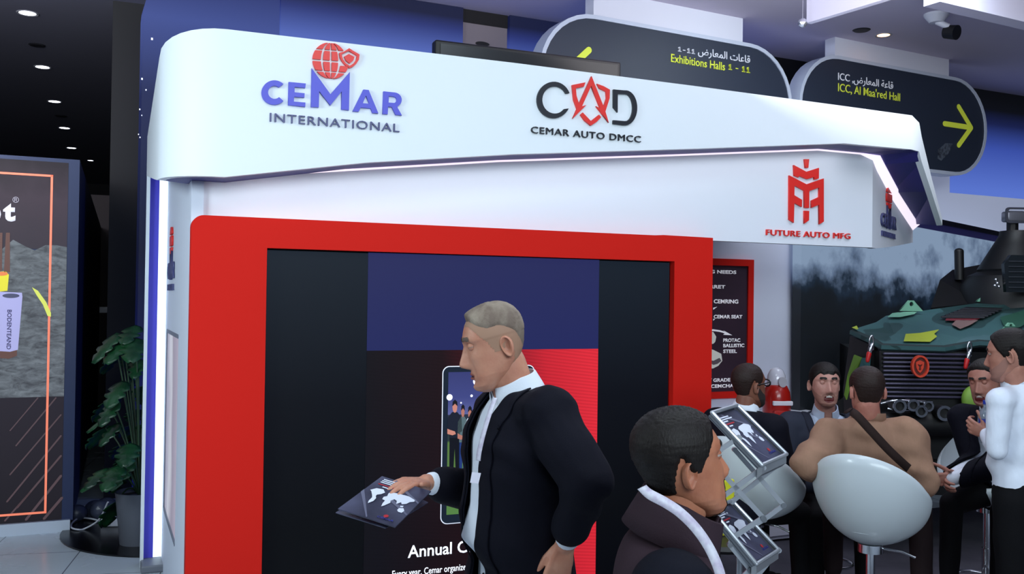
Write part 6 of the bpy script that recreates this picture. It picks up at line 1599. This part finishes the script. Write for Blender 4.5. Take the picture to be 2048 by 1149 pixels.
# round emblem
ec = PD(1838, 733, 6.82); er = .062; M_ = Matrix((R0, V(0, 0, 1), -FH)).transposed().to_4x4(); M_.translation = ec
def el_(rx, ry, n=28, s=1): return [(rx * math.cos(s * 2 * math.pi * k / n), ry * math.sin(s * 2 * math.pi * k / n)) for k in range(n)]
em_ = shape('emblem', [el_(.062, .079), el_(.049, .066, s=-1)], M_, mat('emblem_orange', (206, 62, 36), .5), veh, .03)
shape('emblem_back', [el_(.05, .067)], M_ @ Matrix.Translation((0, 0, -.004)), mat('emblem_dark', (92, 30, 22), .5), em_, .012)
shape('emblem_figure', [[(-.030, .030), (0, .044), (.030, .030), (.026, -.010), (.012, -.036), (.0, -.046), (-.012, -.036), (-.026, -.010)], [(-.018, .016), (-.006, -.006), (-.010, -.024), (0, -.032), (.010, -.024), (.006, -.006), (.018, .016), (0, .010)]], M_, mat('emblem_orange', (206, 62, 36), .5), em_, .018)
# hood latches: chrome loop above a red shackle
for (x, y, lb) in ((1739, 695, 'l'), (1935, 708, 'r')):
    D = 6.85; lp = MB(); pts = [PD(x + dx, y + dy, D) for dx, dy in ((2, 2), (0, -10), (2, -21), (6, -22), (8, -12), (6, 2), (2, 2))]; lp.sweep(spline(pts, 4), .007, 8)
    lo = lp.build('latch', M_chrome, veh, smooth=50)
    MB().rcone(PD(x + 3, y, D), PD(x, y + 14, D), .018, .013, 10).rcone(PD(x + 6, y + 4, D), PD(x + 6, y - 6, D), .012, .012, 8).build('latch_body', M_chrome, lo, smooth=50)
    MB().rcone(PD(x - 1, y + 13, D), PD(x - 4, y + 27, D), .018, .014, 10).build('shackle', mat('shackle_red', (196, 30, 32), .4), lo, smooth=50)
# left fender and wheel
pm('fender', [((1700, 672, 7.34), (1744, 692, 7.05), (1742, 760, 7.05), (1722, 840, 7.1), (1690, 860, 7.3), (1686, 780, 7.36))], M_vb, thick=.05)
pm('fender_stripe', [((1708, 710, 7.22), (1724, 716, 7.12), (1712, 740, 7.16), (1700, 770, 7.24), (1692, 800, 7.26), (1688, 790, 7.28), (1695, 750, 7.26))], mat('patch_green', (120, 160, 60), .6), thick=.01)
pm('fender_stripe', [((1724, 716, 7.09), (1740, 716, 7.02), (1738, 742, 7.02), (1716, 742, 7.12)), ((1726, 722, 7.08), (1738, 730, 7.02), (1736, 742, 7.02), (1722, 740, 7.10))], mat('patch_teal', (56, 100, 104), .6), thick=.008)
m = MB(); fc = PD(1945, 800, 6.85); m.ell(fc, (.09, .06, .10)); m.build('side_lamp', mat('patch_green', (120, 160, 60), .6), veh, smooth=50)
for (x, D) in ((1712, 7.6), (2150, 7.9)):
    p = PD(x, 1000, D); ax = (R0 * .95 - FH * .25).normalized(); wm = MB(); cz = .55
    M_ = Matrix((orth(V(0, 0, 1), ax), ax.cross(orth(V(0, 0, 1), ax)), ax)).transposed().to_4x4(); M_.translation = V(p.x, p.y, cz)
    wm.lathe([(.0001, -.16), (.30, -.16), (.32, -.14), (.50, -.15), (.54, -.10), (.54, .10), (.50, .15), (.32, .14), (.30, .10), (.0001, .08)], (0, 0, 0), 40, M=M_); wm.build('wheel', mat('tyre_black', (14, 14, 15), .85), veh, smooth=40)
# bumper gear
m = MB(); A_ = PD(1730, 850, 6.75); B_ = PD(2060, 850, 6.85)
m.rcone(A_, B_, .09, .09, 12); m.build('bumper', M_vb, veh, smooth=50)
for (x, y, r_) in ((1795, 812, .045), (1822, 810, .04), (1838, 822, .04), (1852, 812, .035), (1884, 826, .05)):
    p = PD(x, y, 6.70); MB().cyl(p - FH * .02, p + FH * .06, r_, 20).build('lamp_housing', M_vb, veh, smooth=40); MB().lathe([(r_ * .7, 0), (r_ * 1.08, .006), (r_ * 1.08, .014), (r_ * .7, .014)], (0, 0, 0), 24, M=Matrix.Translation(p - FH * .03) @ Matrix((R0, V(0, 0, 1), -FH)).transposed().to_4x4()).build('lamp_ring', M_chrome, veh, smooth=40)
m = MB(); m.sweep(spline([PD(1762, 808, 6.72), (PD(1790, 802, 6.68)), PD(1830, 803, 6.68), PD(1864, 806, 6.7)], 6), .010, 8); m.sweep(spline([PD(1775, 818, 6.72), PD(1800, 822, 6.70), PD(1822, 820, 6.70)], 6), .008, 8); m.build('winch_rail', M_chrome, veh, smooth=50)
# cab, exhaust, turret
pm('cab', [((1862, 616, 8.7), (1880, 560, 9.0), (1905, 540, 9.2), (1965, 535, 9.3), (2120, 500, 9.3), (2120, 606, 8.9), (1960, 606, 8.7)), ((1880, 560, 9.0), (1905, 540, 9.2), (1906, 540, 9.9), (1882, 560, 9.8)), ((1862, 616, 8.7), (1880, 560, 9.0), (1882, 560, 9.8), (1866, 640, 9.6))], M_vb, thick=.05)
m = MB(); p = PD(1919, 560, 9.0); m.cyl(p, PD(1918, 503, 9.0), .042, 20).ell(PD(1918, 503, 9.0), (.042, .042, .03)); m.build('exhaust_stack', M_vb, veh, smooth=40)
tb2 = PD(2034, 600, 8.8); tc = V(tb2.x, tb2.y, 0)
pr = [(.52, 1.80), (.50, 2.0), (.42, 2.12), (.335, 2.16), (.34, 2.18), (.20, 2.42), (.155, 2.50), (.15, 2.54), (.0001, 2.54)]
m = MB(); m.lathe(pr, tc, 40); tu = m.build('turret', M_vb, veh, smooth=30)
sc_ = PD(2030, 548, 8.22); M_ = Matrix((R0, V(0, 0, 1), -FH)).transposed().to_4x4(); M_.translation = sc_
shape('vision_block', [[(-.10, -.16), (.14, -.16), (.16, .10), (.10, .16), (-.06, .16), (-.12, .08)]], M_, mat('vision_glass', (24, 30, 36), .3), tu, .05)
for k in range(6): MB().rcone(sc_ + V(0, 0, -.12 + k * .045) - FH * .055 - R0 * .08, sc_ + V(0, 0, -.12 + k * .045) - FH * .055 + R0 * .12, .004, .004, 6).build('vision_grid', mat('grid_grey', (58, 62, 70), .4), tu)
for k, (x, y) in enumerate(((1992, 560), (1995, 567), (1998, 574), (1990, 572))): MB().ell(PD(x, y, 8.25), (.014,) * 3).build('rivet', M_chrome, tu)
sl_ = PD(2025, 433, 8.8); M_ = Matrix((R0, V(0, 0, 1), -FH)).transposed().to_4x4(); M_.translation = sl_
MB().rbox((-.085, -.055, -.05), (.085, .045, .07), .02, 3, M=M_).build('searchlight', mat('lamp_grey', (120, 122, 132), .3, .5), tu, smooth=40)
shape('searchlight_frame', [rr(-.105, -.07, .105, .075, .03), rr(-.085, -.05, .085, .058, .025)[::-1]], M_ @ Matrix.Translation((0, 0, .07)), mat('lamp_frame', (60, 62, 72), .4), tu, .02)
MB().cyl(sl_ - V(0, 0, .05), V(sl_.x, sl_.y, 2.5), .05, 16).build('searchlight_post', M_vb, tu)
